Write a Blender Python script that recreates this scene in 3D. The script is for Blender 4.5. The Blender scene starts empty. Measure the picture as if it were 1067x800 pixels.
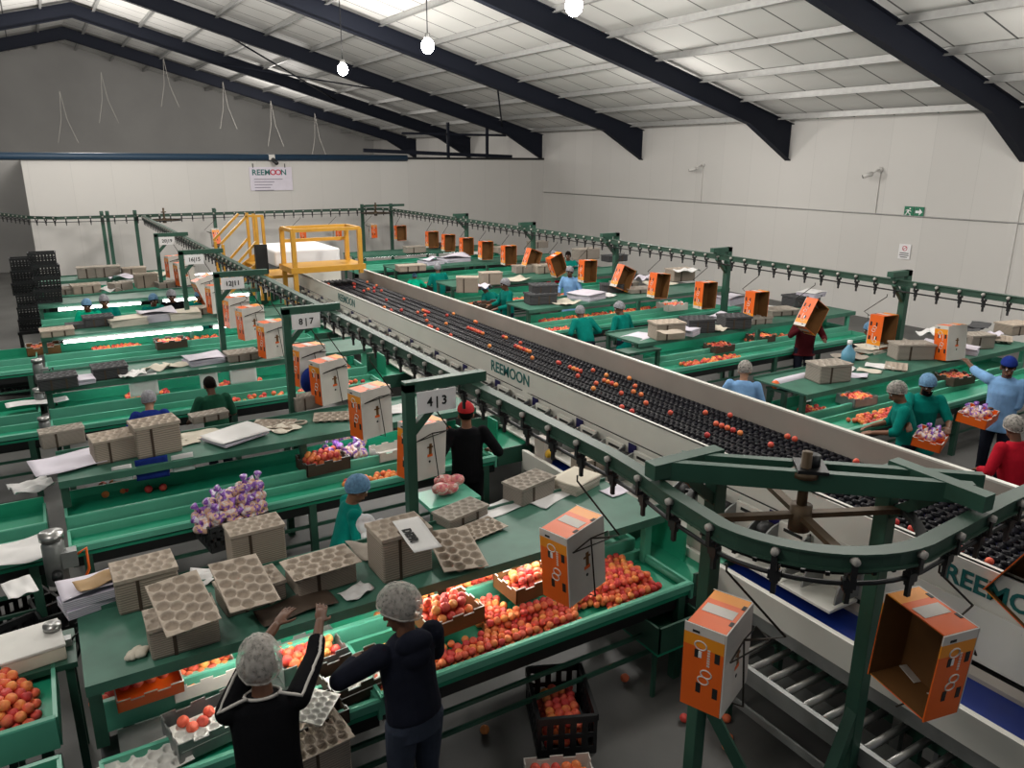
import bpy, bmesh, math, random
from mathutils import Vector, Matrix, Euler
rnd = random.Random(7)
PI = math.pi
C = bpy.context.scene.collection
sc = bpy.context.scene

# ------------------------------------------------------------------ camera
FPX, YAW, PITCH, ROLL, CAMH = 802.47, 0.5455397, 0.2839060, 0.00484365, 4.1
_f0 = Vector((math.sin(YAW), math.cos(YAW), 0)); _r0 = Vector((math.cos(YAW), -math.sin(YAW), 0)); _u0 = Vector((0, 0, 1))
FWD = _f0 * math.cos(PITCH) - _u0 * math.sin(PITCH)
_up = _u0 * math.cos(PITCH) + _f0 * math.sin(PITCH)
RGT = _r0 * math.cos(ROLL) + _up * math.sin(ROLL)
UPV = _up * math.cos(ROLL) - _r0 * math.sin(ROLL)
EYE = Vector((0, 0, CAMH))
cd = bpy.data.cameras.new('camera'); cam = bpy.data.objects.new('camera', cd); C.objects.link(cam)
m = Matrix((RGT, UPV, -FWD)).transposed().to_4x4(); m.translation = EYE
cam.matrix_world = m
cd.sensor_width = 36; cd.sensor_fit = 'HORIZONTAL'; cd.lens = FPX / 1067 * 36; cd.clip_end = 200; cd.clip_start = 0.05
sc.camera = cam
def ray(x, y): return RGT * ((x - 533.5) / FPX) - UPV * ((y - 400) / FPX) + FWD
def at(x, y, z):                       # point of the real plane Z = z seen at that place of the photograph
    r = ray(x, y); return EYE + r * ((z - CAMH) / r.z)
def atX(x, y, X): r = ray(x, y); return EYE + r * (X / r.x)
def atY(x, y, Y): r = ray(x, y); return EYE + r * (Y / r.y)

# ------------------------------------------------------------------ materials
MATS = {}
def mat(name, col, rough=0.6, metal=0.0, noise=0.0, scale=8.0, emit=None, strength=0.0, alpha=None, spec=None, bump=0.0, bscale=60):
    m = bpy.data.materials.new(name); m.use_nodes = True; nt = m.node_tree
    b = nt.nodes['Principled BSDF']
    b.inputs['Base Color'].default_value = (*col, 1); b.inputs['Roughness'].default_value = rough; b.inputs['Metallic'].default_value = metal
    if spec is not None: b.inputs['Specular IOR Level'].default_value = spec
    tc = None
    if noise > 0 or bump > 0:
        tc = nt.nodes.new('ShaderNodeTexCoord')
    if noise > 0:
        n = nt.nodes.new('ShaderNodeTexNoise'); n.inputs['Scale'].default_value = scale; n.inputs['Detail'].default_value = 5
        nt.links.new(tc.outputs['Object'], n.inputs['Vector'])
        r = nt.nodes.new('ShaderNodeValToRGB')
        r.color_ramp.elements[0].position = .3; r.color_ramp.elements[1].position = .7
        r.color_ramp.elements[0].color = (*[c * (1 - noise) for c in col], 1)
        r.color_ramp.elements[1].color = (*[min(1, c * (1 + noise * .6)) for c in col], 1)
        nt.links.new(n.outputs['Fac'], r.inputs['Fac']); nt.links.new(r.outputs['Color'], b.inputs['Base Color'])
    if bump > 0:
        n2 = nt.nodes.new('ShaderNodeTexNoise'); n2.inputs['Scale'].default_value = bscale; n2.inputs['Detail'].default_value = 4
        nt.links.new(tc.outputs['Object'], n2.inputs['Vector'])
        bp = nt.nodes.new('ShaderNodeBump'); bp.inputs['Strength'].default_value = bump; bp.inputs['Distance'].default_value = .01
        nt.links.new(n2.outputs['Fac'], bp.inputs['Height']); nt.links.new(bp.outputs['Normal'], b.inputs['Normal'])
    if emit:
        b.inputs['Emission Color'].default_value = (*emit, 1); b.inputs['Emission Strength'].default_value = strength
    if alpha is not None: b.inputs['Alpha'].default_value = alpha
    MATS[name] = m
    return m
def stripes(name, c1, c2, axis, scale, rough=.85, dist=.6, bump=.5):      # stacked layers: sheets, nested trays
    m = mat(name, c1, rough); nt = m.node_tree; b = nt.nodes['Principled BSDF']
    tc = nt.nodes.new('ShaderNodeTexCoord'); w = nt.nodes.new('ShaderNodeTexWave')
    w.bands_direction = axis; w.inputs['Scale'].default_value = scale; w.inputs['Distortion'].default_value = dist; w.inputs['Detail'].default_value = 2
    nt.links.new(tc.outputs['Object'], w.inputs['Vector'])
    r = nt.nodes.new('ShaderNodeValToRGB'); r.color_ramp.elements[0].color = (*c2, 1); r.color_ramp.elements[1].color = (*c1, 1); r.color_ramp.elements[1].position = .5
    nt.links.new(w.outputs['Fac'], r.inputs['Fac']); nt.links.new(r.outputs['Color'], b.inputs['Base Color'])
    bp = nt.nodes.new('ShaderNodeBump'); bp.inputs['Strength'].default_value = bump; bp.inputs['Distance'].default_value = .004
    nt.links.new(w.outputs['Fac'], bp.inputs['Height']); nt.links.new(bp.outputs['Normal'], b.inputs['Normal'])
    return m

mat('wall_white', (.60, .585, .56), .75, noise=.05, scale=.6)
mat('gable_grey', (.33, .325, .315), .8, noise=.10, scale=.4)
mat('rafter_navy', (.0065, .009, .018), .7, spec=.25)
mat('purlin_grey', (.36, .36, .35), .45, metal=.3, noise=.1)
mat('beam_blue', (.016, .045, .085), .5)
mat('concrete', (.095, .095, .091), .55, noise=.35, scale=.9, bump=.15, bscale=14)
mat('rail_green', (.024, .066, .044), .5, noise=.12, scale=5)
mat('frame_green', (.022, .082, .054), .48, noise=.15, scale=4)
mat('shelf_green', (.042, .145, .10), .55, noise=.22, scale=5)
mat('belt_green', (.010, .27, .150), .5, noise=.10, scale=3)
mat('rim_green', (.10, .40, .275), .4, noise=.08, scale=3)  # paler than the belts: the light on the rims is put into this colour
mat('dark_metal', (.018, .019, .020), .45, metal=.4)
mat('black_plastic', (.010, .0105, .012), .42)
mat('cup_black', (.004, .004, .0075), .36, spec=.16)
mat('cup_blue', (.008, .009, .035), .55, spec=.2)
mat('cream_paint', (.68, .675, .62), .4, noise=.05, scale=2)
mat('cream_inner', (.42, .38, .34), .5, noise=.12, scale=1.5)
mat('steel', (.42, .42, .41), .32, metal=.9, noise=.15, scale=6)
mat('galv', (.26, .27, .265), .4, metal=.5, noise=.25, scale=4)
mat('blue_belt', (.006, .028, .23), .38, noise=.08)
mat('blue_flap', (.012, .010, .085), .55)
mat('teal_letter', (.006, .12, .115), .5)
mat('yellow_paint', (.56, .29, .03), .42, noise=.08)
mat('pulp', (.42, .355, .29), .92, noise=.12, scale=14, bump=.25, bscale=140)
mat('pulp_grey', (.35, .31, .265), .92, noise=.14, scale=12, bump=.25, bscale=140)
mat('pulp_dark', (.055, .056, .060), .75, noise=.15, scale=12)
stripes('pulp_layers', (.37, .31, .25), (.20, .165, .13), 'Z', 17)
stripes('pulp_layers_grey', (.32, .28, .24), (.17, .148, .125), 'Z', 19)
stripes('dark_layers', (.06, .06, .064), (.015, .015, .016), 'Z', 17)
stripes('paper_layers', (.62, .59, .66), (.36, .33, .42), 'Z', 24, bump=.3)
stripes('paper_layers_cream', (.60, .56, .48), (.35, .31, .26), 'Z', 24, bump=.3)
mat('tray_white', (.66, .65, .61), .55, noise=.06)
mat('paper_lilac', (.66, .62, .70), .75, noise=.05, scale=5)
mat('paper_white', (.74, .73, .72), .75, noise=.05, scale=5)
mat('paper_cream', (.62, .57, .47), .8, noise=.08, scale=5)
mat('card_tan', (.40, .26, .13), .8, noise=.08)
mat('carton_orange', (.80, .125, .008), .45, noise=.07, scale=4)
mat('carton_yellow', (.84, .29, .012), .45)
mat('carton_white', (.62, .585, .54), .62, noise=.06, scale=6)
mat('carton_brown', (.165, .070, .016), .75, noise=.12, scale=5)
mat('carton_dark', (.055, .035, .022), .7, noise=.1)
mat('ink_dark', (.010, .012, .012), .6)
mat('ink_grey', (.22, .21, .25), .7)
mat('ink_red', (.50, .02, .06), .6)
mat('sign_green', (.0, .16, .075), .5)
mat('sign_white', (.80, .79, .80), .55)
mat('wire_dark', (.028, .022, .016), .5, metal=.5)
mat('knob_grey', (.42, .40, .37), .45)
mat('purple_print', (.17, .04, .33), .5, noise=.3, scale=30)
mat('rust_brown', (.085, .055, .028), .6, metal=.3, noise=.2)
mat('lamp_glow', (1, 1, 1), .5, emit=(1, .97, .93), strength=60)
mat('tube_glow', (1, 1, 1), .5, emit=(1, .95, .86), strength=38)
mat('tube_cool', (1, 1, 1), .5, emit=(1, .99, .97), strength=13)
mat('red_plastic', (.45, .02, .015), .4)
mat('amber_plastic', (.70, .42, .03), .4)
mat('bottle_blue', (.12, .32, .45), .2)

# people
for n, c in dict(skin_dark=(.115, .048, .024), skin_mid=(.19, .085, .045), skin_light=(.33, .17, .10)).items(): mat(n, c, .55)
for n, c in dict(cloth_teal=(.0, .165, .135), cloth_black=(.0032, .0034, .0048), cloth_navy=(.010, .012, .022), cloth_jeans=(.034, .043, .066), cloth_red=(.42, .008, .022), cloth_maroon=(.075, .008, .012),
                 cloth_sky=(.19, .36, .62), cloth_green=(.012, .075, .042), cloth_lime=(.22, .45, .16), cloth_blue=(.012, .03, .20), cloth_bright=(.0, .42, .24), cloth_grey=(.11, .11, .12), cloth_yellow=(.50, .47, .20), cloth_white=(.62, .62, .64), hair_dark=(.007, .005, .004), cloth_red_print=(.45, .03, .035)).items():
    mat(n, c, .95, noise=.18, scale=9, bump=.35, bscale=22, spec=.15)

def net_mat(name, col, a):                         # thin woven hair net: some of the hair shows through
    m = mat(name, col, .7, noise=.16, scale=50); nt = m.node_tree; b = nt.nodes['Principled BSDF']
    tc = nt.nodes.new('ShaderNodeTexCoord'); w = nt.nodes.new('ShaderNodeTexNoise'); w.inputs['Scale'].default_value = 38; w.inputs['Detail'].default_value = 4
    nt.links.new(tc.outputs['Object'], w.inputs['Vector'])
    mr = nt.nodes.new('ShaderNodeMapRange'); mr.inputs['From Min'].default_value = .38; mr.inputs['From Max'].default_value = .62
    mr.inputs['To Min'].default_value = a - .13; mr.inputs['To Max'].default_value = min(1, a + .13)
    nt.links.new(w.outputs['Fac'], mr.inputs['Value']); nt.links.new(mr.outputs['Result'], b.inputs['Alpha'])
    return m
net_mat('net_white', (.50, .47, .43), .50); net_mat('net_grey', (.33, .33, .36), .72); net_mat('net_blue', (.13, .28, .46), .85)
net_mat('plastic_film', (.60, .60, .62), .5)

def peach_mat(name, island):
    m = mat(name, (.8, .25, .05), .5); nt = m.node_tree; b = nt.nodes['Principled BSDF']
    if island:
        g = nt.nodes.new('ShaderNodeNewGeometry'); R = g.outputs['Random Per Island']
    else:
        g = nt.nodes.new('ShaderNodeObjectInfo'); R = g.outputs['Random']
    tc = nt.nodes.new('ShaderNodeTexCoord'); n = nt.nodes.new('ShaderNodeTexNoise'); n.inputs['Scale'].default_value = 22; n.inputs['Detail'].default_value = 3
    nt.links.new(tc.outputs['Object'], n.inputs['Vector'])
    a = nt.nodes.new('ShaderNodeMath'); a.operation = 'MULTIPLY_ADD'; a.inputs[1].default_value = .75
    nt.links.new(n.outputs['Fac'], a.inputs[0]); 
    s = nt.nodes.new('ShaderNodeMath'); s.operation = 'MULTIPLY_ADD'; s.inputs[1].default_value = .62; s.inputs[2].default_value = -.18
    nt.links.new(R, s.inputs[0]); nt.links.new(s.outputs[0], a.inputs[2])
    r = nt.nodes.new('ShaderNodeValToRGB'); cr = r.color_ramp
    cr.elements[0].position = 0; cr.elements[0].color = (.86, .42, .09, 1)
    cr.elements[1].position = 1; cr.elements[1].color = (.40, .025, .030, 1)
    e = cr.elements.new(.30); e.color = (.84, .26, .075, 1)
    e = cr.elements.new(.52); e.color = (.76, .135, .070, 1)
    e = cr.elements.new(.75); e.color = (.60, .058, .055, 1)
    nt.links.new(a.outputs[0], r.inputs['Fac']); nt.links.new(r.outputs['Color'], b.inputs['Base Color'])
    b.inputs['Specular IOR Level'].default_value = .35
    return m
peach_mat('peach_skin', False); peach_mat('peach_pile', True)

def brick_rows(name, col, groove, sx, sy, rough=.6, mortar=.012, axes=None):   # panel joints
    m = mat(name, col, rough); nt = m.node_tree; b = nt.nodes['Principled BSDF']
    tc = nt.nodes.new('ShaderNodeTexCoord'); br = nt.nodes.new('ShaderNodeTexBrick')
    br.offset = 0; br.inputs['Scale'].default_value = 1; br.inputs['Brick Width'].default_value = sx; br.inputs['Row Height'].default_value = sy
    br.inputs['Mortar Size'].default_value = mortar; br.inputs['Color1'].default_value = (*col, 1); br.inputs['Color2'].default_value = (*[c * .94 for c in col], 1); br.inputs['Mortar'].default_value = (*groove, 1)
    if axes:
        sp = nt.nodes.new('ShaderNodeSeparateXYZ'); cb = nt.nodes.new('ShaderNodeCombineXYZ')
        nt.links.new(tc.outputs['Object'], sp.inputs[0]); nt.links.new(sp.outputs[axes[0]], cb.inputs[0]); nt.links.new(sp.outputs[axes[1]], cb.inputs[1]); nt.links.new(cb.outputs[0], br.inputs['Vector'])
    else: nt.links.new(tc.outputs['Object'], br.inputs['Vector'])
    nt.links.new(br.outputs['Color'], b.inputs['Base Color'])
    return m
brick_rows('ceiling_panel', (.66, .655, .63), (.10, .10, .10), 50, 1.15, .62, .022, axes=(0, 1))
MATS['ceiling_panel'].node_tree.nodes['Principled BSDF'].inputs['Specular IOR Level'].default_value = .25
brick_rows('wall_panel', (.60, .585, .56), (.50, .49, .47), 1.15, 30, .7, .006, axes=(1, 2))
brick_rows('wall_panel_back', (.60, .585, .56), (.52, .51, .49), 1.15, 30, .7, .006, axes=(0, 2))

# ------------------------------------------------------------------ mesh collector
def rotm(rx=0, ry=0, rz=0): return Euler((rx, ry, rz)).to_matrix().to_4x4()
class MB:
    def __init__(s): s.v = []; s.f = []; s.mi = []; s.sm = []
    def add(s, vs, fs, m=0, smooth=False):
        o = len(s.v); s.v += [Vector(v) for v in vs]
        for f in fs: s.f.append([o + i for i in f]); s.mi.append(m); s.sm.append(smooth)
        return s
    def box(s, c, d, m=0, rz=0, M=None):
        x, y, z = d[0] / 2, d[1] / 2, d[2] / 2
        vs = [Vector(p) for p in ((-x, -y, -z), (x, -y, -z), (x, y, -z), (-x, y, -z), (-x, -y, z), (x, -y, z), (x, y, z), (-x, y, z))]
        R = M if M is not None else (rotm(0, 0, rz) if rz else None)
        if R is not None: vs = [R @ v for v in vs]
        c = Vector(c)
        return s.add([v + c for v in vs], [(3, 2, 1, 0), (4, 5, 6, 7), (0, 1, 5, 4), (1, 2, 6, 5), (2, 3, 7, 6), (3, 0, 4, 7)], m)
    def b2(s, x0, x1, y0, y1, z0, z1, m=0): return s.box(((x0 + x1) / 2, (y0 + y1) / 2, (z0 + z1) / 2), (x1 - x0, y1 - y0, z1 - z0), m)
    def bar(s, p, q, w, h, m=0):                 # square bar from p to q, w across, h upright
        p, q = Vector(p), Vector(q); t = (q - p).normalized()
        u = Vector((0, 0, 1)) if abs(t.z) < .95 else Vector((0, 1, 0))
        a = t.cross(u).normalized() * w / 2; b = a.cross(t).normalized() * h / 2
        vs = [p - a - b, p + a - b, p + a + b, p - a + b, q - a - b, q + a - b, q + a + b, q - a + b]
        return s.add(vs, [(0, 1, 2, 3)[::-1], (4, 5, 6, 7), (0, 1, 5, 4), (1, 2, 6, 5), (2, 3, 7, 6), (3, 0, 4, 7)], m)
    def tube(s, pts, r, n=8, m=0, closed=False, caps=True):
        pts = [Vector(p) for p in pts]; N = len(pts); rings = []
        rr = r if isinstance(r, (list, tuple)) else [r] * N
        prev = None
        for i in range(N):
            if closed: t = pts[(i + 1) % N] - pts[i - 1]
            else: t = pts[min(i + 1, N - 1)] - pts[max(i - 1, 0)]
            t.normalize()
            if prev is None:
                u = Vector((0, 0, 1)) if abs(t.z) < .9 else Vector((1, 0, 0))
                a = t.cross(u).normalized()
            else:
                a = (prev - t * prev.dot(t)).normalized()
            prev = a; b = t.cross(a)
            rings.append([pts[i] + (a * math.cos(2 * PI * k / n) + b * math.sin(2 * PI * k / n)) * rr[i] for k in range(n)])
        vs = [v for R in rings for v in R]; fs = []
        for i in range(N if closed else N - 1):
            j = (i + 1) % N
            for k in range(n): fs.append((i * n + k, i * n + (k + 1) % n, j * n + (k + 1) % n, j * n + k))
        if caps and not closed: fs += [tuple(range(n))[::-1], tuple((N - 1) * n + k for k in range(n))]
        return s.add(vs, fs, m, n > 5)
    def cyl(s, p, q, r, n=12, m=0): return s.tube([p, q], r, n, m)
    def sphere(s, c, r, nu=12, nv=8, m=0, M=None):
        c = Vector(c); rx, ry, rz = r if isinstance(r, (tuple, list)) else (r, r, r)
        vs = [Vector((0, 0, rz))]
        for i in range(1, nv):
            th = PI * i / nv
            for k in range(nu): ph = 2 * PI * k / nu; vs.append(Vector((rx * math.sin(th) * math.cos(ph), ry * math.sin(th) * math.sin(ph), rz * math.cos(th))))
        vs.append(Vector((0, 0, -rz))); fs = []
        for k in range(nu): fs.append((0, 1 + k, 1 + (k + 1) % nu))
        for i in range(nv - 2):
            for k in range(nu): a = 1 + i * nu; fs.append((a + k, a + nu + k, a + nu + (k + 1) % nu, a + (k + 1) % nu))
        a = 1 + (nv - 2) * nu
        for k in range(nu): fs.append((a + k, len(vs) - 1, a + (k + 1) % nu))
        if M is not None: vs = [M @ v for v in vs]
        return s.add([v + c for v in vs], fs, m, True)
    def prism(s, poly, z0, z1, m=0):             # upright prism over an outline (x, y), anticlockwise
        n = len(poly); vs = [(x, y, z0) for x, y in poly] + [(x, y, z1) for x, y in poly]
        return s.add(vs, [tuple(range(n))[::-1], tuple(range(n, 2 * n))] + [(i, (i + 1) % n, n + (i + 1) % n, n + i) for i in range(n)], m)
    def profile(s, prof, a, b, axis, m=0):       # outline swept along an axis: 'X' (y,z outline) or 'Y' (x,z outline)
        n = len(prof)
        mk = (lambda t, p: (t, p[0], p[1])) if axis == 'X' else (lambda t, p: (p[0], t, p[1]))
        vs = [mk(a, p) for p in prof] + [mk(b, p) for p in prof]
        fs = [tuple(range(n)), tuple(range(n, 2 * n))[::-1]] + [(i, n + i, n + (i + 1) % n, (i + 1) % n) for i in range(n)]
        return s.add(vs, fs, m)
    def grid(s, nx, ny, fn, m=0, thick=0, smooth=True):
        vs = [Vector(fn(i / nx, j / ny)) for j in range(ny + 1) for i in range(nx + 1)]; w = nx + 1
        fs = [(j * w + i, j * w + i + 1, (j + 1) * w + i + 1, (j + 1) * w + i) for j in range(ny) for i in range(nx)]
        if thick:
            n = len(vs); vs = vs + [v - Vector((0, 0, thick)) for v in vs]; fs2 = [tuple(n + i for i in f[::-1]) for f in fs]
            rim = [i for i in range(w)] + [j * w + nx for j in range(1, ny + 1)] + [ny * w + i for i in range(nx - 1, -1, -1)] + [j * w for j in range(ny - 1, 0, -1)]
            side = [(rim[k], n + rim[k], n + rim[(k + 1) % len(rim)], rim[(k + 1) % len(rim)]) for k in range(len(rim))]
            s.add(vs, fs + fs2, m, smooth)
            o = len(s.v) - len(vs)
            for f in side: s.f.append([o + i for i in f]); s.mi.append(m); s.sm.append(False)
            return s
        return s.add(vs, fs, m, smooth)
    def xf(s, M): s.v = [M @ v for v in s.v]; return s
    def join(s, o, M=None):
        k = len(s.v); s.v += [(M @ v if M is not None else v.copy()) for v in o.v]
        s.f += [[k + i for i in f] for f in o.f]; s.mi += o.mi; s.sm += o.sm; return s
    def build(s, name, mats, parent=None, bevel=0, local=False):
        mats = mats if isinstance(mats, (list, tuple)) else [mats]
        off = Vector((0, 0, 0)) if (parent is None or local) else parent_origin(parent)
        me = bpy.data.meshes.new(name)
        me.from_pydata([v - off for v in s.v], [], s.f)
        me.polygons.foreach_set('material_index', s.mi); me.polygons.foreach_set('use_smooth', s.sm)
        for x in mats: me.materials.append(MATS[x] if isinstance(x, str) else x)
        bm = bmesh.new(); bm.from_mesh(me); bmesh.ops.recalc_face_normals(bm, faces=bm.faces); bm.to_mesh(me); bm.free()
        me.update()
        o = bpy.data.objects.new(name, me); C.objects.link(o)
        if parent: o.parent = parent
        if bevel:
            b = o.modifiers.new('edge', 'BEVEL'); b.width = bevel; b.segments = 2; b.limit_method = 'ANGLE'
        return o
def parent_origin(p):
    v = Vector((0, 0, 0))
    while p is not None: v += Vector(p.location); p = p.parent
    return v
def tag(o, label=None, cat=None, group=None, kind=None):
    if label: o['label'] = label
    if cat: o['category'] = cat
    if group: o['group'] = group
    if kind: o['kind'] = kind
    return o
def thing(name, label, cat, loc=(0, 0, 0), rz=0, group=None):
    o = bpy.data.objects.new(name, None); C.objects.link(o); o.location = loc; o.rotation_euler = (0, 0, rz); o.empty_display_size = .05
    return tag(o, label, cat, group)
def copy_tree(o, parent=None):
    c = o.copy(); C.objects.link(c); c.parent = parent
    for ch in list(o.children): copy_tree(ch, c)
    return c
def place(proto, loc, rot=(0, 0, 0), label=None, group=None, used=set(), sc_=None):   # first use moves the prototype itself, later ones copy it
    if proto.name not in used: used.add(proto.name); o = proto
    else: o = copy_tree(proto)
    o.location = loc; o.rotation_euler = rot
    if sc_ is not None: o.scale = sc_ if isinstance(sc_, (tuple, list)) else (sc_,) * 3
    if label: o['label'] = label
    if group: o['group'] = group
    elif 'group' in o and label and o is not proto: del o['group']
    return o
def text(body, size, matname, M, parent, name='lettering', ext=.002, align='CENTER', bold=0.0, sx=1.0):
    cu = bpy.data.curves.new(name, 'FONT'); cu.body = body; cu.size = size; cu.extrude = ext; cu.offset = bold; cu.align_x = align; cu.align_y = 'CENTER'
    cu.resolution_u = 3
    cu.materials.append(MATS[matname]); o = bpy.data.objects.new(name, cu); C.objects.link(o)
    o.parent = parent; off = parent_origin(parent)
    dg = bpy.context.evaluated_depsgraph_get()
    me = bpy.data.meshes.new_from_object(o.evaluated_get(dg)); bpy.data.objects.remove(o)
    o = bpy.data.objects.new(name, me); C.objects.link(o); o.parent = parent
    o.matrix_local = Matrix.Translation(-off) @ M @ Matrix.Diagonal((sx, 1, 1, 1))
    return o
FACE_S = Matrix(((1, 0, 0, 0), (0, 0, -1, 0), (0, 1, 0, 0), (0, 0, 0, 1)))          # text read from the -Y side
FACE_W = Matrix(((0, 0, -1, 0), (-1, 0, 0, 0), (0, 1, 0, 0), (0, 0, 0, 1)))         # text read from the -X side
T = Matrix.Translation
# ------------------------------------------------------------------ the building
XW, YB = 19.0, 28.75          # right wall, partition wall
EAVE, XR, SL = 5.22, 2.2, .268
ZR = EAVE + SL * (XW - XR)
st = lambda o: tag(o, kind='structure')
st(MB().b2(-14, 19.3, -8, 49, -.2, 0).build('floor', 'concrete'))
st(MB().b2(XW, XW + .25, -8, 49, 0, EAVE + .15).build('wall_right', 'wall_panel'))
st(MB().b2(-.16, XW, YB, YB + .2, 0, 4.07).build('wall_back', 'wall_panel_back'))
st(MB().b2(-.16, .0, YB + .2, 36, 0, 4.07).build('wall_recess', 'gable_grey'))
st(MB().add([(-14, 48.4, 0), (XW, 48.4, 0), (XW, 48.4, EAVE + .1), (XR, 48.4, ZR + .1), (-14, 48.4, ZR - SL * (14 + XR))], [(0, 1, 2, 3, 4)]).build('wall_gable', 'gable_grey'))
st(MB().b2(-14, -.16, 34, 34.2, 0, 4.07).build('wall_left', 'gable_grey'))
def roof(x0, z0, x1, z1, name):
    st(MB().add([(x0, -8, z0), (x1, -8, z1), (x1, 49, z1), (x0, 49, z0), (x0, -8, z0 + .1), (x1, -8, z1 + .1), (x1, 49, z1 + .1), (x0, 49, z0 + .1)],
                [(0, 1, 2, 3), (7, 6, 5, 4), (0, 4, 5, 1), (2, 6, 7, 3), (1, 5, 6, 2), (0, 3, 7, 4)]).build(name, 'ceiling_panel'))
roof(XW + .2, EAVE - SL * .2, XR, ZR, 'ceiling')
roof(XR, ZR, -14, ZR - SL * (14 + XR), 'ceiling')
nt_ = 0
def trim(mb, mt, label=None):
    global nt_
    nt_ += 1
    o = st(mb.build('trim_%d' % nt_, mt))
    return o
DR = .50                       # rafter depth
for k, y in enumerate((2.85, 9.36, 15.85, 22.37, 28.9, 35.4, 41.9)):
    for sgn in (1, -1):
        r = MB(); xe = XW if sgn > 0 else -14
        ze = EAVE if sgn > 0 else ZR - SL * (14 + XR)
        def prof(pts, y0, y1):
            n = len(pts); r.add([(x, y0, z) for x, z in pts] + [(x, y1, z) for x, z in pts], [tuple(range(n)), tuple(range(n, 2 * n))[::-1]] + [(i, (i + 1) % n, n + (i + 1) % n, n + i) for i in range(n)])
        web = [(XR, ZR - .12), (xe, ze - .12), (xe, ze - .12 - DR), (XR, ZR - .12 - DR)]
        if sgn > 0: web = [(XR, ZR - .12), (xe, ze - .12), (xe, ze - 1.12), (xe - 1.75, ze - .12 - DR + SL * 1.75), (XR, ZR - .12 - DR)]
        prof(web, y - .012, y + .012)
        for (a, b) in list(zip(web, web[1:]))[:1] + ([(web[2], web[3]), (web[3], web[4])] if sgn > 0 else [(web[2], web[3])]):
            r.bar((a[0], y, a[1]), (b[0], y, b[1]), .2, .018)
        trim(r, 'rafter_navy')
for i in range(11):            # purlins under the roof sheets, on the side one sees
    x = XW - .55 - i * 1.55
    z = EAVE + SL * (XW - x) - .075
    p = MB(); p.b2(x - .035, x + .035, -8, 48.4, z - .075, z + .06); p.b2(x - .07, x + .035, -8, 48.4, z - .085, z - .07)
    trim(p, 'purlin_grey')
for i in range(5):
    x = XR - 1 - i * 1.7; z = ZR - SL * (XR - x) - .075
    trim(MB().b2(x - .035, x + .035, -8, 48.4, z - .075, z + .06), 'purlin_grey')
# blue pipe and dark cap on top of the partition
p = MB(); p.tube([(-14, YB - .06, 4.12), (12.6, YB - .06, 4.12)], .115, 12); trim(p, 'beam_blue')
trim(MB().b2(11.0, XW, YB - .02, YB + .24, 4.07, 4.16), 'dark_metal')
trim(MB().b2(-14, -.16, YB - .02, YB + .2, 4.0, 4.07), 'dark_metal')
# dark loft frame standing on the partition near the corner
p = MB()
for x in (14.6, 16.4): p.b2(x - .05, x + .05, YB + .3, YB + .4, 4.1, 5.5)
p.bar((12.6, YB + .35, 5.05), (17.3, YB + .35, 5.05), .08, .08)
p.bar((11.0, YB + .35, 4.4), (17.6, YB + .35, 4.2), .08, .14)
trim(p, 'rafter_navy')
# roof bracing rods between the far rafters
for (a, b) in (((6.0, 28.9, 8.2), (12.2, 35.4, 6.6)), ((12.4, 28.9, 6.5), (7.4, 35.4, 7.8)), ((13.0, 22.4, 6.35), (17.0, 28.9, 5.4))):
    trim(MB().tube([a, b], .03, 6), 'rafter_navy')
# conduit line along the right wall
trim(MB().tube([(XW - .025, 3, 2.74 + .035), (XW - .025, YB, 2.74)], .018, 6), 'purlin_grey')
trim(MB().b2(XW - .03, XW, 9.25, 9.45, .0, 4.05), 'wall_white')

# wires hanging from the loft roof
for i, (px, py) in enumerate(((62, 95), (105, 75), (170, 60), (232, 85), (282, 105), (328, 118))):
    q = atY(px, py, 41.8)
    w = thing('hanging_wire', 'thin slack wire pair hanging from the far dark rafters, %s from the ridge' % ('first', 'second', 'third', 'fourth', 'fifth', 'sixth')[i], 'wire', (q.x, 41.8, q.z - 2.2))
    for s in (-.18, .22): MB().tube([q, (q.x + s * .6, 41.7, q.z - 1.2), (q.x + s * 2, 41.6, q.z - 2.2)], .012, 5).build('strand', 'knob_grey', w)

# security cameras
def cctv(x, y, n):
    q = atX(x, y, XW)
    t = thing('security_camera', n, 'camera', (XW, q.y, q.z))
    MB().cyl((XW - .02, q.y, q.z), (XW - .06, q.y, q.z), .07, 14).build('mount', 'wall_white', t)
    MB().tube([(XW - .05, q.y, q.z), (XW - .2, q.y, q.z - .02), (XW - .28, q.y + .05, q.z - .1)], .025, 8).build('arm', 'wall_white', t)
    d = Vector((-.8, .9, -.4)).normalized(); c = Vector((XW - .28, q.y + .05, q.z - .1))
    MB().cyl(c - d * .02, c + d * .22, .055, 14).build('body', 'wall_white', t)
    MB().cyl(c + d * .22, c + d * .235, .045, 14).build('lens', 'black_plastic', t)
    MB().b2(XW - .035, XW - .005, q.y - .015, q.y + .015, 2.78, q.z).build('conduit', 'wall_white', t)
cctv(733, 172, 'small white camera high on the right wall, the one nearer the corner')
cctv(918, 177, 'small white camera high on the right wall, above the green exit sign')
q = atY(282, 166, YB)
t = thing('security_camera', 'tiny white camera under the blue pipe above the white banner', 'camera', (q.x, YB, q.z))
MB().b2(q.x - .1, q.x + .1, YB - .22, YB - .02, q.z - .02, q.z + .16).build('mount', 'wall_white', t)
MB().cyl((q.x + .02, YB - .2, q.z), (q.x + .1, YB - .42, q.z - .14), .07, 12).build('body', 'black_plastic', t)
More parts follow.
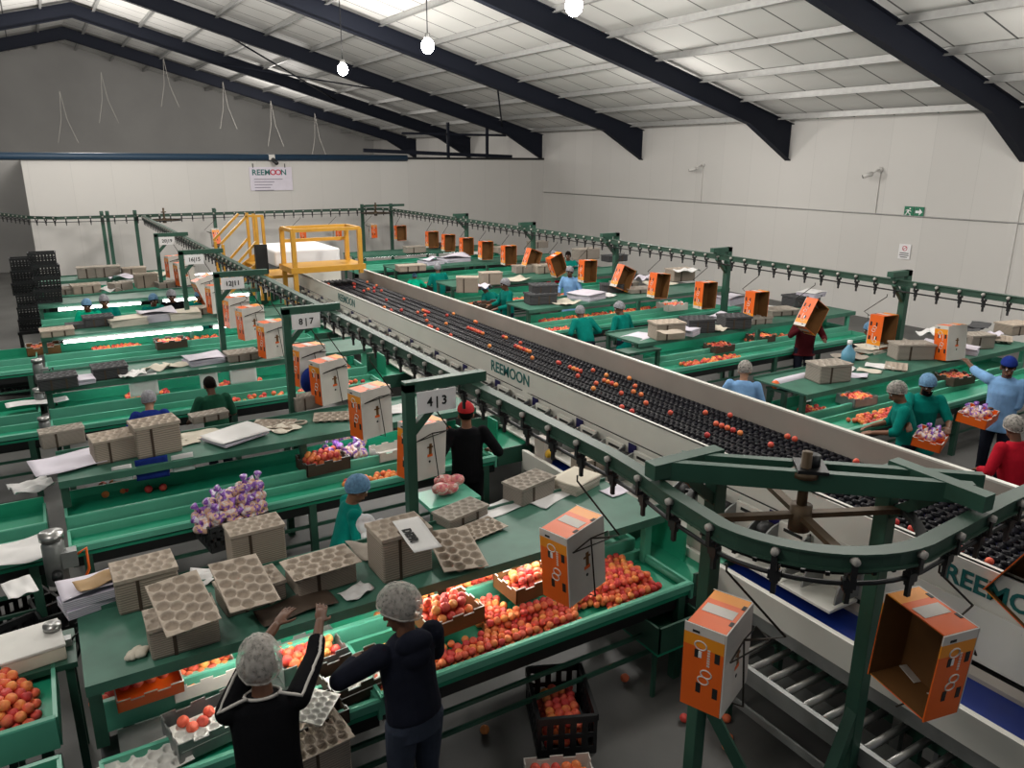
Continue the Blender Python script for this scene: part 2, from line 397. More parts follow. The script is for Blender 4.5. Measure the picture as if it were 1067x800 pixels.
# exit sign (two plates)
q = atX(953, 220.5, XW)
t = thing('exit_sign', 'green exit sign of two plates with running figure and white arrow on the right wall', 'sign', (XW, q.y, q.z))
x = XW - .02
for s, nm in ((.135, 'figure_plate'), (-.135, 'arrow_plate')):
    pl = MB().b2(x - .015, x, q.y + s - .125, q.y + s + .125, q.z - .125, q.z + .125).build(nm, 'sign_green', t)
    g = MB(); x1 = x - .018
    def flat(pts, g=g, yy=q.y + s, zz=q.z): g.add([(x1, yy - a, zz + b) for a, b in pts], [tuple(range(len(pts)))])
    if s > 0:
        g.sphere((x1, q.y + s - .03, q.z + .07), (.003, .022, .022), 8, 6)
        flat([(-.03, .05), (.02, .04), (.0, -.02), (-.05, -.02)]); flat([(-.03, .05), (-.08, .03), (-.085, .015), (-.03, .03)]); flat([(.01, .04), (.07, .01), (.065, -.005), (.005, .02)])
        flat([(-.02, -.02), (.05, -.05), (.06, -.1), (.04, -.1), (.03, -.06), (-.03, -.03)]); flat([(-.05, -.02), (-.03, -.02), (-.05, -.08), (-.1, -.09), (-.1, -.07), (-.07, -.065)])
        g.build('running_figure', 'sign_white', pl)
    else:
        flat([(-.09, .03), (.01, .03), (.01, -.03), (-.09, -.03)]); flat([(.01, .085), (.095, 0), (.01, -.085)])
        g.build('arrow', 'sign_white', pl)
# small notice
q = atX(943, 262, XW)
t = thing('notice_sheet', 'small white prohibition notice on the right wall below the exit sign', 'sign', (XW, q.y, q.z))
b = MB().b2(x - .008, x, q.y - .16, q.y + .16, q.z - .19, q.z + .19).build('sheet', 'sign_white', t)
g = MB(); g.tube([(x - .011, q.y + .06 * math.cos(a * PI / 8), q.z + .08 + .06 * math.sin(a * PI / 8)) for a in range(16)], .008, 5, closed=True); g.bar((x - .011, q.y - .045, q.z + .12), (x - .011, q.y + .045, q.z + .04), .006, .012)
g.build('prohibition_mark', 'ink_red', t)
g = MB()
for k, w in enumerate((.12, .13, .10)): g.b2(x - .011, x - .008, q.y - w, q.y + w, q.z - .05 - k * .05, q.z - .03 - k * .05)
g.build('printed_lines', 'ink_dark', t)
# banner
q0, q1 = atY(259, 174, YB), atY(305, 198, YB)
t = thing('wall_banner', 'white printed banner with red and teal lettering pinned on the back wall', 'banner', ((q0.x + q1.x) / 2, YB - .03, q1.z))
MB().b2(q0.x, q1.x, YB - .04, YB - .02, q1.z, q0.z).build('sheet', 'paper_lilac', t)
cx, zt = (q0.x + q1.x) / 2, q0.z - .19
text('REEM', .27, 'teal_letter', T((cx - .34, YB - .045, zt)) @ FACE_S, t, bold=.006)
text('O', .27, 'ink_red', T((cx + .075, YB - .045, zt)) @ FACE_S, t, bold=.006)
text('O', .27, 'ink_red', T((cx + .26, YB - .045, zt)) @ FACE_S, t, bold=.006)
text('N', .27, 'teal_letter', T((cx + .45, YB - .045, zt)) @ FACE_S, t, bold=.006)
g = MB()
for k, w in enumerate((1.0, .7, .62, .55, .66)): g.b2(cx - .6, cx - .6 + w, YB - .046, YB - .042, zt - .24 - k * .095, zt - .215 - k * .095)
g.build('printed_lines', 'ink_grey', t)
for s in (-.62, .5): MB().b2(cx + s, cx + s + .02, YB - .06, YB - .02, q0.z - .02, q0.z + .12).build('hanger_strap', 'ink_dark', t)

# high-bay bulbs (the lamps one sees)
def bulb(x, y, z, n, w=520):
    zc = EAVE + SL * (XW - x) if x > XR else ZR - SL * (XR - x)
    t = thing('ceiling_lamp', n, 'lamp', (x, y, z))
    MB().tube([(x, y, zc - .02), (x, y, z + .22)], .012, 6).build('cord', 'dark_metal', t)
    MB().tube([(x, y, z + .24), (x, y, z + .12)], [.05, .075], 12).build('socket', 'purlin_grey', t)
    MB().sphere((x, y, z), (.13, .13, .15), 16, 10).build('bulb', 'lamp_glow', t)
    l = bpy.data.lights.new('lamp_or_fill_light', 'POINT'); l.energy = w; l.shadow_soft_size = .3; l.color = (1, .95, .89)
    lo = bpy.data.objects.new('lamp_or_fill_light', l); lo.location = (x, y, z - .32); C.objects.link(lo)
for y, n in ((20.5, 'glowing bulb hanging from the roof, farthest of the bright row'), (15.4, 'glowing bulb hanging from the roof, middle of the bright row'), (10.3, 'glowing bulb hanging from the roof, nearest of the bright row, at the top edge')):
    bulb(7.3, y, 6.3, n)
def unseen_light(x, y, z, w, size=.5, col=(1, .95, .89)):   # unseen lights: the bulb row carried on, plus added fill lights without fixtures
    l = bpy.data.lights.new('lamp_or_fill_light', 'POINT'); l.shadow_soft_size = size; l.energy = w; l.color = col
    o = bpy.data.objects.new('lamp_or_fill_light', l); o.location = (x, y, z); C.objects.link(o)
# ------------------------------------------------------------------ overhead conveyor
RX0, RX1, RY0, RY1, RR, RZ = 2.83, 11.05, 1.88, 27.3, .6, 2.33
def arc(cx, cy, a0, a1, n=10): return [Vector((cx + RR * math.cos(a0 + (a1 - a0) * i / n), cy + RR * math.sin(a0 + (a1 - a0) * i / n), RZ)) for i in range(n + 1)]
NC = (3.39, 2.5, .70)       # the near turn swings out a little round its wheel
LOOP = [Vector((RX0, 3.45, RZ)), Vector((RX0 - .03, 3.15, RZ)), Vector((RX0 - .09, 2.85, RZ))] + [Vector((NC[0] + NC[2] * math.cos(PI + PI / 2 * i / 12), NC[1] + NC[2] * math.sin(PI + PI / 2 * i / 12), RZ)) for i in range(1, 13)] + [Vector((4.2, RY0 - .02, RZ)), Vector((5, RY0, RZ))] + arc(RX1 - RR, RY0 + RR, 1.5 * PI, 2 * PI) + arc(RX1 - RR, RY1 - RR, 0, .5 * PI) + arc(RX0 + RR, RY1 - RR, .5 * PI, PI)
def sweep_rect(mb, pts, w, h, dz=0, closed=True, dx=0):
    n = len(pts); vs = []; fs = []
    for i in range(n):
        t = (pts[(i + 1) % n] - pts[i - 1]) if closed else (pts[min(i + 1, n - 1)] - pts[max(i - 1, 0)])
        t.z = 0; t.normalize(); s = Vector((t.y, -t.x, 0))
        for a, b in ((-1, -1), (1, -1), (1, 1), (-1, 1)): vs.append(pts[i] + s * (dx + a * w / 2) + Vector((0, 0, dz + b * h / 2)))
    for i in range(n if closed else n - 1):
        j = (i + 1) % n
        for k in range(4): fs.append((i * 4 + k, i * 4 + (k + 1) % 4, j * 4 + (k + 1) % 4, j * 4 + k))
    if not closed: fs += [(0, 1, 2, 3), tuple((n - 1) * 4 + k for k in (3, 2, 1, 0))]
    mb.add(vs, fs, 0)
cum = [0]
for i in range(len(LOOP)): cum.append(cum[-1] + (LOOP[(i + 1) % len(LOOP)] - LOOP[i]).length)
LT = cum[-1]
def on_loop(s):
    s %= LT
    for i in range(len(LOOP)):
        if cum[i] <= s <= cum[i + 1]:
            f = (s - cum[i]) / (cum[i + 1] - cum[i]); a, b = LOOP[i], LOOP[(i + 1) % len(LOOP)]
            d = (b - a).normalized(); return a + (b - a) * f, math.atan2(d.y, d.x)
oc = thing('overhead_conveyor', 'green overhead monorail conveyor looping round the hall above the packing benches', 'conveyor', (RX0, 10, RZ))
mb = MB(); sweep_rect(mb, LOOP, .055, .085); sweep_rect(mb, LOOP, .085, .012, .04); sweep_rect(mb, LOOP, .085, .012, -.04); mb.build('track', 'rail_green', oc)
mb = MB(); mb.tube([p + Vector((0, 0, -.125)) for p in LOOP], .012, 6, closed=True); mb.build('drive_chain', 'dark_metal', oc)
EXT = [Vector(p) for p in ((3.4, 27.36, RZ), (1.7, 27.3, RZ), (.55, 27.35, RZ), (-.2, 28.1, RZ), (-1.0, 30.2, RZ), (-4, 33, RZ))]
mb = MB(); sweep_rect(mb, EXT, .055, .085, closed=False); sweep_rect(mb, EXT, .085, .012, .04, closed=False); mb.build('branch_track', 'rail_green', oc)
mb = MB(); mb.tube([p + Vector((0, 0, -.125)) for p in EXT], .012, 6); mb.build('branch_chain', 'dark_metal', oc)
def sprocket(cx, cy, near):
    w = MB(); R0 = (NC[2] if near else RR) - .1
    ringp = [Vector((cx + R0 * math.cos(2 * PI * i / 36), cy + R0 * math.sin(2 * PI * i / 36), RZ - .11)) for i in range(36)]
    sweep_rect(w, ringp, .05, .03); 
    if near:
        for i in range(36):
            a = 2 * PI * i / 36; w.box((cx + (R0 + .035) * math.cos(a), cy + (R0 + .035) * math.sin(a), RZ - .11), (.03, .02, .02), rz=a)
    o = w.build('turn_wheel', 'dark_metal', oc)
    s = MB()
    for k in range(4): a = PI / 4 + k * PI / 2 + .35; s.bar((cx + .05 * math.cos(a), cy + .05 * math.sin(a), RZ - .11), (cx + R0 * math.cos(a), cy + R0 * math.sin(a), RZ - .11), .05, .03)
    s.build('spoke', 'rust_brown', o)
    h = MB(); h.cyl((cx, cy, RZ - .2), (cx, cy, RZ - .05), .06, 14); h.cyl((cx, cy, RZ - .1), (cx, cy, RZ + .26), .028, 12); h.cyl((cx, cy, RZ + .12), (cx, cy, RZ + .15), .075, 14)
    h.build('shaft', 'rust_brown', o)
sprocket(NC[0], NC[1], True); sprocket(RX0 + RR, RY1 - RR, False); sprocket(RX1 - RR, RY1 - RR, False)
# corner frame at the front: two posts with arms and a pair of channels carrying the wheel shaft
P1, P2 = Vector((3.22, 2.97, 0)), Vector((3.93, 2.34, 0))
t = thing('corner_gantry', 'green corner gantry with two posts and twin channels over the near turn of the track', 'gantry', (3.5, 2.6, 0))
for P, top, arm, br, nm in ((P1, 2.5, Vector((2.72, 3.0, 2.44)), Vector((3.55, 2.72, .05)), 'post'), (P2, 2.5, Vector((3.92, 1.80, 2.44)), Vector((3.55, 2.3, .05)), 'post')):
    g = MB(); g.b2(P.x - .045, P.x + .045, P.y - .045, P.y + .045, 0, top - .05); po = g.build('post', 'frame_green', t, .006)
    MB().bar((P.x, P.y, top - .05), arm, .09, .09).build('arm', 'frame_green', po)
    MB().bar((P.x, P.y, .85), br, .07, .07).build('brace', 'frame_green', po)
    MB().b2(P.x - .11, P.x + .11, P.y - .11, P.y + .11, 0, .012).build('foot_plate', 'frame_green', po)
    MB().bar((P.x, P.y, 2.15), (P.x + (arm.x - P.x) * .62, P.y + (arm.y - P.y) * .62, 2.42), .06, .06).build('knee', 'frame_green', po)
a, b = Vector((2.84, 3.05, 2.43)), Vector((4.04, 1.97, 2.43)); d = (b - a).normalized(); s = Vector((-d.y, d.x, 0))
for off in (-.075, .075):
    g = MB(); p, q = a + s * off, b + s * off
    if off > 0: p += d * .12; q += d * .1
    g.bar(p, q, .012, .1); g.bar(p + Vector((0, 0, .05)) + s * .02, q + Vector((0, 0, .05)) + s * .02, .05, .01); g.bar(p - Vector((0, 0, .05)) + s * .02, q - Vector((0, 0, .05)) + s * .02, .05, .01)
    g.build('channel', 'frame_green', t)
c = (a + b) / 2
g = MB(); g.box((c.x, c.y, 2.49), (.16, .2, .02), rz=math.atan2(d.y, d.x)); g.cyl((c.x, c.y, 2.49), (c.x, c.y, 2.56), .05, 12); g.build('bearing', 'dark_metal', t)

# posts with number boards on the left run
def board_post(px, py, qx, qy, nums, n, small=''):
    a = at(px, py, 2.44); b = Vector((RX0 + .1, a.y, 2.44))
    t = thing('track_post', n, 'post', (a.x, a.y, 0))
    po = MB().b2(a.x - .04, a.x + .04, a.y - .04, a.y + .04, 0, 2.44).build('post', 'frame_green', t)
    MB().b2(a.x - .04, b.x, a.y - .04, a.y + .04, 2.38, 2.46).build('beam', 'frame_green', t)
    MB().bar((a.x, a.y, 2.02), (a.x + .32, a.y, 2.36), .06, .06).build('brace', 'frame_green', t)
    sg = MB().b2(a.x + .05, a.x + .38, a.y - .06, a.y - .045, 2.2, 2.375).build('number_board', 'sign_white', t)
    text(nums, .12 if len(nums) < 5 else .10, 'ink_dark', T((a.x + .215, a.y - .062, 2.285)) @ FACE_S, sg, bold=.002, sx=.95 if len(nums) > 4 else 1.25)
    MB().b2(a.x + .18, a.x + .21, a.y - .01, a.y + .03, 2.34, 2.38).build('clip', 'frame_green', po)
    return a
BP = [(425, 400, 490, 393, '4 | 3', 'green track post with number board reading four and three'), (297, 322, 0, 0, '8 | 7', 'green track post with number board reading eight and seven'), (225, 285, 0, 0, '12|11', 'green track post with number board reading twelve and eleven'),
      (188, 262, 0, 0, '16|15', 'green track post with number board reading sixteen and fifteen'), (162, 244, 0, 0, '20|19', 'green track post with number board reading twenty and nineteen')]
for r in BP: board_post(*r)
# posts on the right run: the post stands behind the track and an arm reaches over it
for (px, py, n) in ((948, 284.5, 'nearest'), (761, 260, 'second from the front'), (637, 245, 'third from the front'), (549.5, 233.5, 'fourth from the front'), (486, 224, 'farthest')):
    q = at(px, py, 2.45); X = 11.3
    t = thing('track_post', 'green inverted L post holding the right hand track run, %s of them' % n, 'post', (X, q.y, 0))
    MB().b2(X - .05, X + .05, q.y - .05, q.y + .05, 0, 2.5).build('post', 'frame_green', t)
    MB().b2(10.86, X + .05, q.y - .05, q.y + .05, 2.42, 2.5).build('arm', 'frame_green', t)
    MB().bar((X, q.y, 2.0), (11.0, q.y, 2.3), .06, .06).build('brace', 'frame_green', t)
    MB().b2(10.94, 11.16, q.y - .04, q.y + .04, 2.36, 2.43).build('hanger_plate', 'frame_green', t)
for (px, n) in ((106, 'left of a pair by the back wall'), (112, 'right of a pair by the back wall'), (141, 'beside the far left turn wheel'), (224, 'left of the yellow stairs'), (379, 'right of the yellow platform'), (411, 'at the far right turn')):
    q = atY(px, 222, 27.3)
    if px == 411: q.x = 11.35
    t = thing('track_post', 'thin green track post standing ' + n, 'post', (q.x, 27.45, 0))
    MB().b2(q.x - .05, q.x + .05, 27.4, 27.5, 0, 2.5).build('post', 'frame_green', t)
    MB().b2(q.x - .03, q.x + .03, 27.2, 27.5, 2.4, 2.48).build('arm', 'frame_green', t)
MB_ = MB(); MB_.b2(10.2, 11.7, 27.0, 27.08, 2.42, 2.5); MB_.build('end_beam', 'frame_green', oc)

# trolleys
def mk_trolley(det):
    t = thing('conveyor_trolley', 'black trolley with pale wheels hanging under the green overhead track', 'trolley', group='trolleys along the overhead track')
    br = MB()
    br.b2(-.014, .014, -.05, -.038, -.07, .02); br.b2(-.014, .014, .038, .05, -.07, .02); br.b2(-.014, .014, -.05, .05, -.09, -.068)
    br.b2(-.02, .02, -.014, .014, -.17, -.08); br.b2(-.012, .012, -.01, .01, -.23, -.16)
    if det:
        br.b2(-.03, .03, -.02, .02, -.15, -.1)
        br.build('bracket', 'black_plastic', t)
        for s in (-1, 1):
            MB().tube([(0, s * .03, .012), (0, s * .062, .012)], [.022, .018], 12).build('wheel', 'knob_grey', t)
    else:
        for s in (-1, 1): br.tube([(0, s * .03, .012), (0, s * .062, .012)], [.026, .022], 8, m=1)
        o = br.build('conveyor_trolley', ['black_plastic', 'knob_grey'])
        bpy.data.objects.remove(t)
        return tag(o, 'black trolley with pale wheels hanging under the green overhead track', 'trolley', 'trolleys along the overhead track')
    return t
tro_n, tro_f = mk_trolley(True), mk_trolley(False)
STEP = .33
TR = []
for i in range(int(LT / STEP)):
    s = i * LT / int(LT / STEP); p, a = on_loop(s); TR.append((s, p, a))
    if p.y < 2.6 and p.x > 6.2: continue
    place(tro_n if (p.y < 10 and p.x < 6) else tro_f, p, (0, 0, a))
for i in range(26):
    L = i * .33
    for k in range(len(EXT) - 1):
        dl = (EXT[k + 1] - EXT[k]).length
        if L <= dl: p = EXT[k] + (EXT[k + 1] - EXT[k]) * (L / dl); d = EXT[k + 1] - EXT[k]; place(tro_f, p, (0, 0, math.atan2(d.y, d.x))); break
        L -= dl

# ------------------------------------------------------------------ cartons
CD, CW, CH = .235, .38, .52
def mk_carton(name='fruit_carton'):
    t = thing(name, 'x', 'carton')
    w = .007
    # outer base panel
    b = MB(); b.b2(CD / 2 - w, CD / 2, -CW / 2, CW / 2, -CH / 2, CH / 2, 0); b.b2(CD / 2 - w - .002, CD / 2 - w, -CW / 2, CW / 2, -CH / 2, CH / 2, 1)
    base = b.build('base_panel', ['carton_white', 'carton_brown'], t, local=True)
    g = MB(); g.b2(CD / 2, CD / 2 + .0012, -.03, .03, -.055, -.03, 0); g.b2(CD / 2, CD / 2 + .0012, -.012, .02, -.03, .07, 1); g.b2(CD / 2, CD / 2 + .0012, -.035, .035, .03, .045, 1); g.cyl((CD / 2, -.002, -.1), (CD / 2 + .0015, -.002, -.1), .012, 10, 2)
    g.build('base_print', ['carton_orange', 'carton_brown', 'ink_dark'], base, local=True)
    for s in (-1, 1):
        o = MB(); y0, y1 = (s * CW / 2 - (w if s > 0 else 0), s * CW / 2 + (0 if s > 0 else w))
        zt = CH / 2
        for z0, z1, mi in ((-zt, zt - .13, 0), (zt - .13, zt - .055, 1), (zt - .055, zt, 2)): o.b2(-CD / 2, CD / 2 - w, y0, y1, z0, z1, mi)
        yi = y0 - .002 if s > 0 else y1
        o.b2(-CD / 2, CD / 2 - w, yi, yi + .002, -zt, zt, 3)
        ow = o.build('long_wall', ['carton_orange', 'carton_yellow', 'carton_white', 'carton_brown'], t, local=True)
        y = s * (CW / 2 + .001); p = MB()
        for (x, z, r) in ((.02, -.02, .03), (.005, -.065, .03), (-.02, .145, .033)): p.tube([(x + r * math.cos(a * PI / 8), y, z + r * .8 * math.sin(a * PI / 8)) for a in range(16)], .0045, 4, closed=True, m=0)
        for k in range(7): p.b2(.02, .035, y - .001, y + .001, .03 + k * .016, .04 + k * .016, 0)
        for (x, z, dx, dz) in ((.075, .1, .014, .03), (.075, -.12, .014, .032), (-.02, -.12, .013, .03), (-.04, .09, .012, .025), (-.05, .222, .02, .007)):
            p.b2(x - dx, min(x + dx, CD / 2), y - .0012, y + .0012, z - dz, z + dz, 1)
        p.b2(-.03, -.012, y - .0016, y + .0016, .07, .11, 2)
        p.build('wall_print', ['carton_white', 'ink_dark', 'sign_white'], ow, local=True)
    for s in (-1, 1):
        o = MB(); z0, z1 = (s * CH / 2 - (w if s > 0 else 0), s * CH / 2 + (0 if s > 0 else w))
        o.b2(-CD / 2 + .012, CD / 2 - w, -CW / 2 + w, CW / 2 - .1, z0, z1, 0); o.b2(-CD / 2 + .012, CD / 2 - w, CW / 2 - .1, CW / 2 - w, z0, z1, 1)
        zi = z0 - .002 if s > 0 else z1
        o.b2(-CD / 2 + .012, CD / 2 - w, -CW / 2 + w, CW / 2 - w, zi, zi + .002, 3)
        zo = s * (CH / 2 + .001)
        o.b2(-CD / 2 + .03, CD / 2 - .03, -.045, .04, zo - .0012, zo + .0012, 2)
        o.b2(CD / 2 - .03, CD / 2 - .01, -.1, -.06, zo - .0014, zo + .0014, 4); o.b2(CD / 2 - .03, CD / 2 - .01, .08, .12, zo - .0014, zo + .0014, 4)
        o.build('short_wall', ['carton_orange', 'carton_yellow', 'carton_white', 'carton_brown', 'ink_dark'], t, local=True)
    f = MB(); f.box((CD / 2 - .04, .09, -CH / 2 + .03), (.06, .11, .004), M=rotm(.3, .2, .1)); f.box((CD / 2 - .04, -.1, -CH / 2 + .03), (.06, .1, .004), M=rotm(-.25, .15, -.1))
    f.build('inner_flap', 'carton_white', t, local=True)
    return t
carton0 = mk_carton()
def mk_carrier():
    t = thing('wire_carrier', 'x', 'carrier')
    w = MB(); w.tube([(0, 0, -.2), (0, 0, -.24), (.33, .03, -.52), (.22, .02, -.575), (.13, 0, -.605)], .0065, 6); w.build('hanger_rod', 'wire_dark', t, local=True)
    w = MB(); w.tube([(.13, -.185, -.64), (.13, 0, -.605), (.13, .185, -.62), (.26, .02, -.565), (.13, -.185, -.64)], .005, 6); w.build('back_frame', 'wire_dark', t, local=True)
    w = MB(); w.tube([(.13, 0, -.605), (.145, .05, -1.05), (.06, .05, -1.06), (-.1, .03, -1.05)], .0055, 6); w.build('support_leg', 'wire_dark', t, local=True)
    return t
carrier0 = mk_carrier()
HANG = -.775
def hang(p, a, label, roll=0, flip=False, dz=0, tilt=0, yaw=0, off=(0, 0, 0)):
    place(carrier0, (p.x + off[0] * .8, p.y + off[1] * .8, p.z + min(0, dz)), (0, 0, a + yaw), 'thin wire carrier holding the ' + label[0])
    p = p + Vector(off); M = Matrix.Rotation(a + yaw, 4, 'Z') @ Matrix.Rotation(roll, 4, 'X') @ Matrix.Rotation(tilt, 4, 'Y') @ (Matrix.Rotation(PI, 4, 'X') if flip else Matrix.Identity(4))
    place(carton0, (p.x, p.y, p.z + HANG + dz), M.to_euler(), label[1])
ORD = ['first', 'second', 'third', 'fourth', 'fifth', 'sixth', 'seventh', 'eighth', 'ninth', 'tenth', 'eleventh', 'twelfth', 'thirteenth']
# left run, nearest first: photo place of each carton's middle
zc = RZ + HANG
for i, (px, py, roll) in enumerate(((605, 576, .10), (436, 467, -.06), (392, 426, .02), (354, 394, .03), (316, 380, -.05), (288, 352, .0), (266, 335, .03), (251, 324, -.03), (214, 302, .0), (209, 288, .35), (183, 285, .04), (176, 272, .0))):
    q = at(px, py, zc)
    y = q.y if i < 8 else (15.2, 16.4, 19.0, 20.4)[i - 8]
    if i == 0: q = at(px, py, zc); x = 2.82
    n = ORD[i]
    hang(Vector((RX0, y, RZ)), -PI / 2, ('%s left run carton from the front' % n, ('orange and white carton hanging above the front belt of peaches, white base towards the viewer' if i == 0 else 'orange and white carton hanging from the left track run, %s from the front' % n)), roll, yaw=.26, off=(-.07 if i == 0 else -.10, 0, 0))
# near turn
q = at(747, 679, zc - .07)
hang(Vector((2.71, 2.33, RZ)), -PI / 2 + .28, ('near carton before the green gantry post', 'orange and white carton hanging low before the nearest green gantry post'), .03, yaw=.10, dz=-.07, off=(q.x - 2.71, q.y - 2.33, 0))
hang(Vector((3.86, RY0, RZ)), .0, ('open carton right of the second gantry post', 'open brown inside orange carton hanging right of the second gantry post, above the blue belt'), .06, yaw=-.2, dz=.06, off=(-.22, -.02, .02))
hang(Vector((4.97, RY0, RZ)), .05, ('open carton cut by the right edge', 'tilted open orange carton hanging in front of the large teal lettering'), .5, dz=.06)
# back run
for i, px in enumerate((224, 314, 351, 388)):
    q = atY(px, 243, RY1)
    hang(Vector((q.x, RY1, RZ)), PI, ('%s back run carton from the left' % ORD[i], 'small orange carton on the back track run, ' + ('left of the yellow stairs', 'behind the left of the yellow platform', 'behind the right of the yellow platform', 'between yellow platform and far corner post')[i]), (.35, 0, -.1, .05)[i])
# right run, farthest first
RL = ((417, 239), (450, 246), (467, 247), (486, 255), (506, 259), (530, 265), (554, 272), (580, 279), (612, 286), (649, 291), (686, 302), (735, 306), (788, 316), (845, 333), (920, 338))
for i, (px, py) in enumerate(RL):
    q = at(px, py, zc); y = atX(px, py, RX1).y
    hang(Vector((RX1, y, RZ)), PI / 2, ('%s right run carton from the far corner' % (ORD + ['fourteenth', 'fifteenth'])[i],
         ('orange carton with brown inside tilted before the maroon worker' if i == 13 else 'orange carton with brown inside hanging on the right track run, %s from the far corner' % (ORD + ['fourteenth', 'fifteenth'])[i])),
         (0, 0, .03, 0, .02, 0, .35, -.4, .03, .42, .12, .03, .02, .55, .03)[i], True, 0)
# ------------------------------------------------------------------ fruit sizer
SX0, SX1, SY0, SY1 = 4.9, 6.42, -1.6, 17.6
sz = thing('fruit_sizer', 'long cream fruit sizing machine with lanes of black cups through the middle of the hall', 'machine', (5.65, 8, 0))
nr = MB(); nr.b2(SX0, SX0 + .03, SY0, SY1, 1.33, 1.6); nr.b2(SX0, SX0 + .06, SY0, SY1, 1.585, 1.6); nr.b2(SX0 - .012, SX0, SY0, 3.4, 1.235, 1.6)
nro = nr.build('near_side_panel', 'cream_paint', sz)
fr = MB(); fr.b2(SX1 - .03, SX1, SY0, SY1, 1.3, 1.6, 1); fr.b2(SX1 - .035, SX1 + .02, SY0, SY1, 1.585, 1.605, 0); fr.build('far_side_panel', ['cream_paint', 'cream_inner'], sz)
MB().b2(SX0 + .03, SX1 - .03, SY0, SY1, 1.18, 1.3).build('lane_bed', 'dark_metal', sz)
text('REEMOON', .175, 'teal_letter', T((SX0 - .016, 2.02 - .0, 1.46)) @ FACE_W, nro, bold=.004)
q = atX(531, 390, SX0); text('REEMOON', .2, 'teal_letter', T((SX0 - .003, q.y, 1.47)) @ FACE_W, nro, bold=.003)
q = atX(361, 312, SX0); text('REEMOON', .2, 'teal_letter', T((SX0 - .003, q.y, 1.47)) @ FACE_W, nro, bold=.003)
LANES = 8; LP = (SX1 - SX0 - .16) / LANES
cup = MB(); 
cup.tube([(-.062, 0, 0), (-.05, 0, 0), (-.012, 0, 0), (.012, 0, 0), (.05, 0, 0), (.062, 0, 0)], [.032, .042, .024, .024, .042, .032], 8)
cup.b2(-.010, .010, -.04, .04, -.03, .012)
cupbig = None; rest = MB(); spots = []
for l in range(LANES):
    x = SX0 + .08 + LP * (l + .5); y = SY0 + .04
    while y < SY1 - .05: spots.append((x, y)); y += .080
spots.sort(key=lambda s: (Vector((s[0], s[1], 1.35)) - EYE).length + (0 if 1.9 < s[1] < 4.6 else 50))
for k, (x, y) in enumerate(spots):
    if k < 100:
        if cupbig is None: cupbig = cup.build('roller_cup', 'cup_black', sz, local=True); cupbig.location = Vector((x, y, 1.345)) - Vector(sz.location)
        else: c = cupbig.copy(); C.objects.link(c); c.location = Vector((x, y, 1.345)) - Vector(sz.location)
    else: rest.join(cup, T((x, y, 1.345)))
tag(rest.build('roller_cups', 'cup_black', sz), kind='stuff')
for l in range(LANES + 1):
    x = SX0 + .08 + LP * l
    MB().b2(x - .018, x + .018, SY0, SY1, 1.3, 1.342 if l % 2 else 1.36).build('lane_divider', 'cup_blue' if l % 2 else 'dark_metal', sz)
for y in (2.35, 5.15, 7.75, 10.4, 13.0, 15.6): 
    lg = MB(); lg.b2(SX0 - .01, SX0 + .06, y - .06, y + .06, 0, 1.33); lg.build('leg', 'cream_paint', sz)
    MB().b2(SX1 - .06, SX1 + .0, y - .06, y + .06, 0, 1.3).build('leg', 'cream_paint', sz)
y = 3.0
oi = 0
while y < 16.8:
    b = MB()
    b.b2(4.80, 4.83, y, y + .27, .98, 1.30, 0)                                         # outlet face
    b.b2(4.795, 4.80, y + .04, y + .22, 1.235, 1.262, 1)
    n = 8; pr = [(4.83, 1.30)] + [(4.83 - .27 * math.sin(a * PI / 2 / n), 1.0 + .28 * math.cos(a * PI / 2 / n) - .0) for a in range(n + 1)] + [(4.83, 1.0)]
    b.profile([(p[0], p[1]) for p in pr], y + .27, y + .285, 'Y', 2)
    b.profile([(p[0], p[1]) for p in pr], y - .015, y, 'Y', 2)
    ch = b.build('outlet_chute', ['cream_paint', 'ink_dark', 'galv'], sz)
    MB().cyl((4.76, y + .30, 1.18), (4.76, y + .40, 1.18), .085, 14).build('drum', 'dark_metal', ch)
    if oi % 2 == 1: MB().b2(4.85, 4.86, y + .30, y + .42, 1.10, 1.33).build('curtain_flap', 'blue_flap', ch)
    MB().b2(4.5, 4.82, y - .02, y + .43, .955, .975).build('chute_tray', 'cream_paint', ch)
    oi += 1; y += .455
MB().b2(4.868, 4.876, SY0, 16.9, .95, 1.33).build('back_panel', 'cream_paint', sz)
MB().b2(4.86, SX1 - .1, SY0, SY1, .55, .6).build('lower_pan', 'galv', sz)
MB().b2(5.2, 5.24, SY0, SY1, .6, 1.18).build('inner_panel', 'galv', sz)

# blue discharge belt with cream side boards
t = thing('belt_conveyor', 'blue belt conveyor with cream side boards running below the sizer outlets', 'conveyor', (4.55, 3, 0))
bb = MB(); bb.b2(4.39, 4.78, -1.6, 6.9, .84, .87); bb.build('belt', 'blue_belt', t)
pr = [(4.34, .72), (4.40, .72), (4.40, .93), (4.345, .95), (4.325, .95), (4.325, .93)]
b = MB(); b.profile(pr, -1.6, 6.9, 'Y'); 
b.build('near_board', 'cream_paint', t)
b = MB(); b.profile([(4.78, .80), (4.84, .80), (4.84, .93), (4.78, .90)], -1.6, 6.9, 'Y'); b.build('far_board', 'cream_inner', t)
b = MB(); b.profile([(4.36, .60), (4.40, .60), (4.40, .72), (4.36, .72)], -1.6, 6.9, 'Y'); b.build('skirt', 'galv', t)
for y in (-1.0, .9, 2.3, 3.7, 5.1, 6.5): MB().b2(4.42, 4.48, y, y + .06, 0, .84).build('leg', 'galv', t)
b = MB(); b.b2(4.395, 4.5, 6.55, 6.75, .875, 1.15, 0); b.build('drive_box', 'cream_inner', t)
MB().cyl((4.45, 6.54, 1.0), (4.45, 6.55, 1.0), .05, 12).build('warning_label', 'amber_plastic', t)
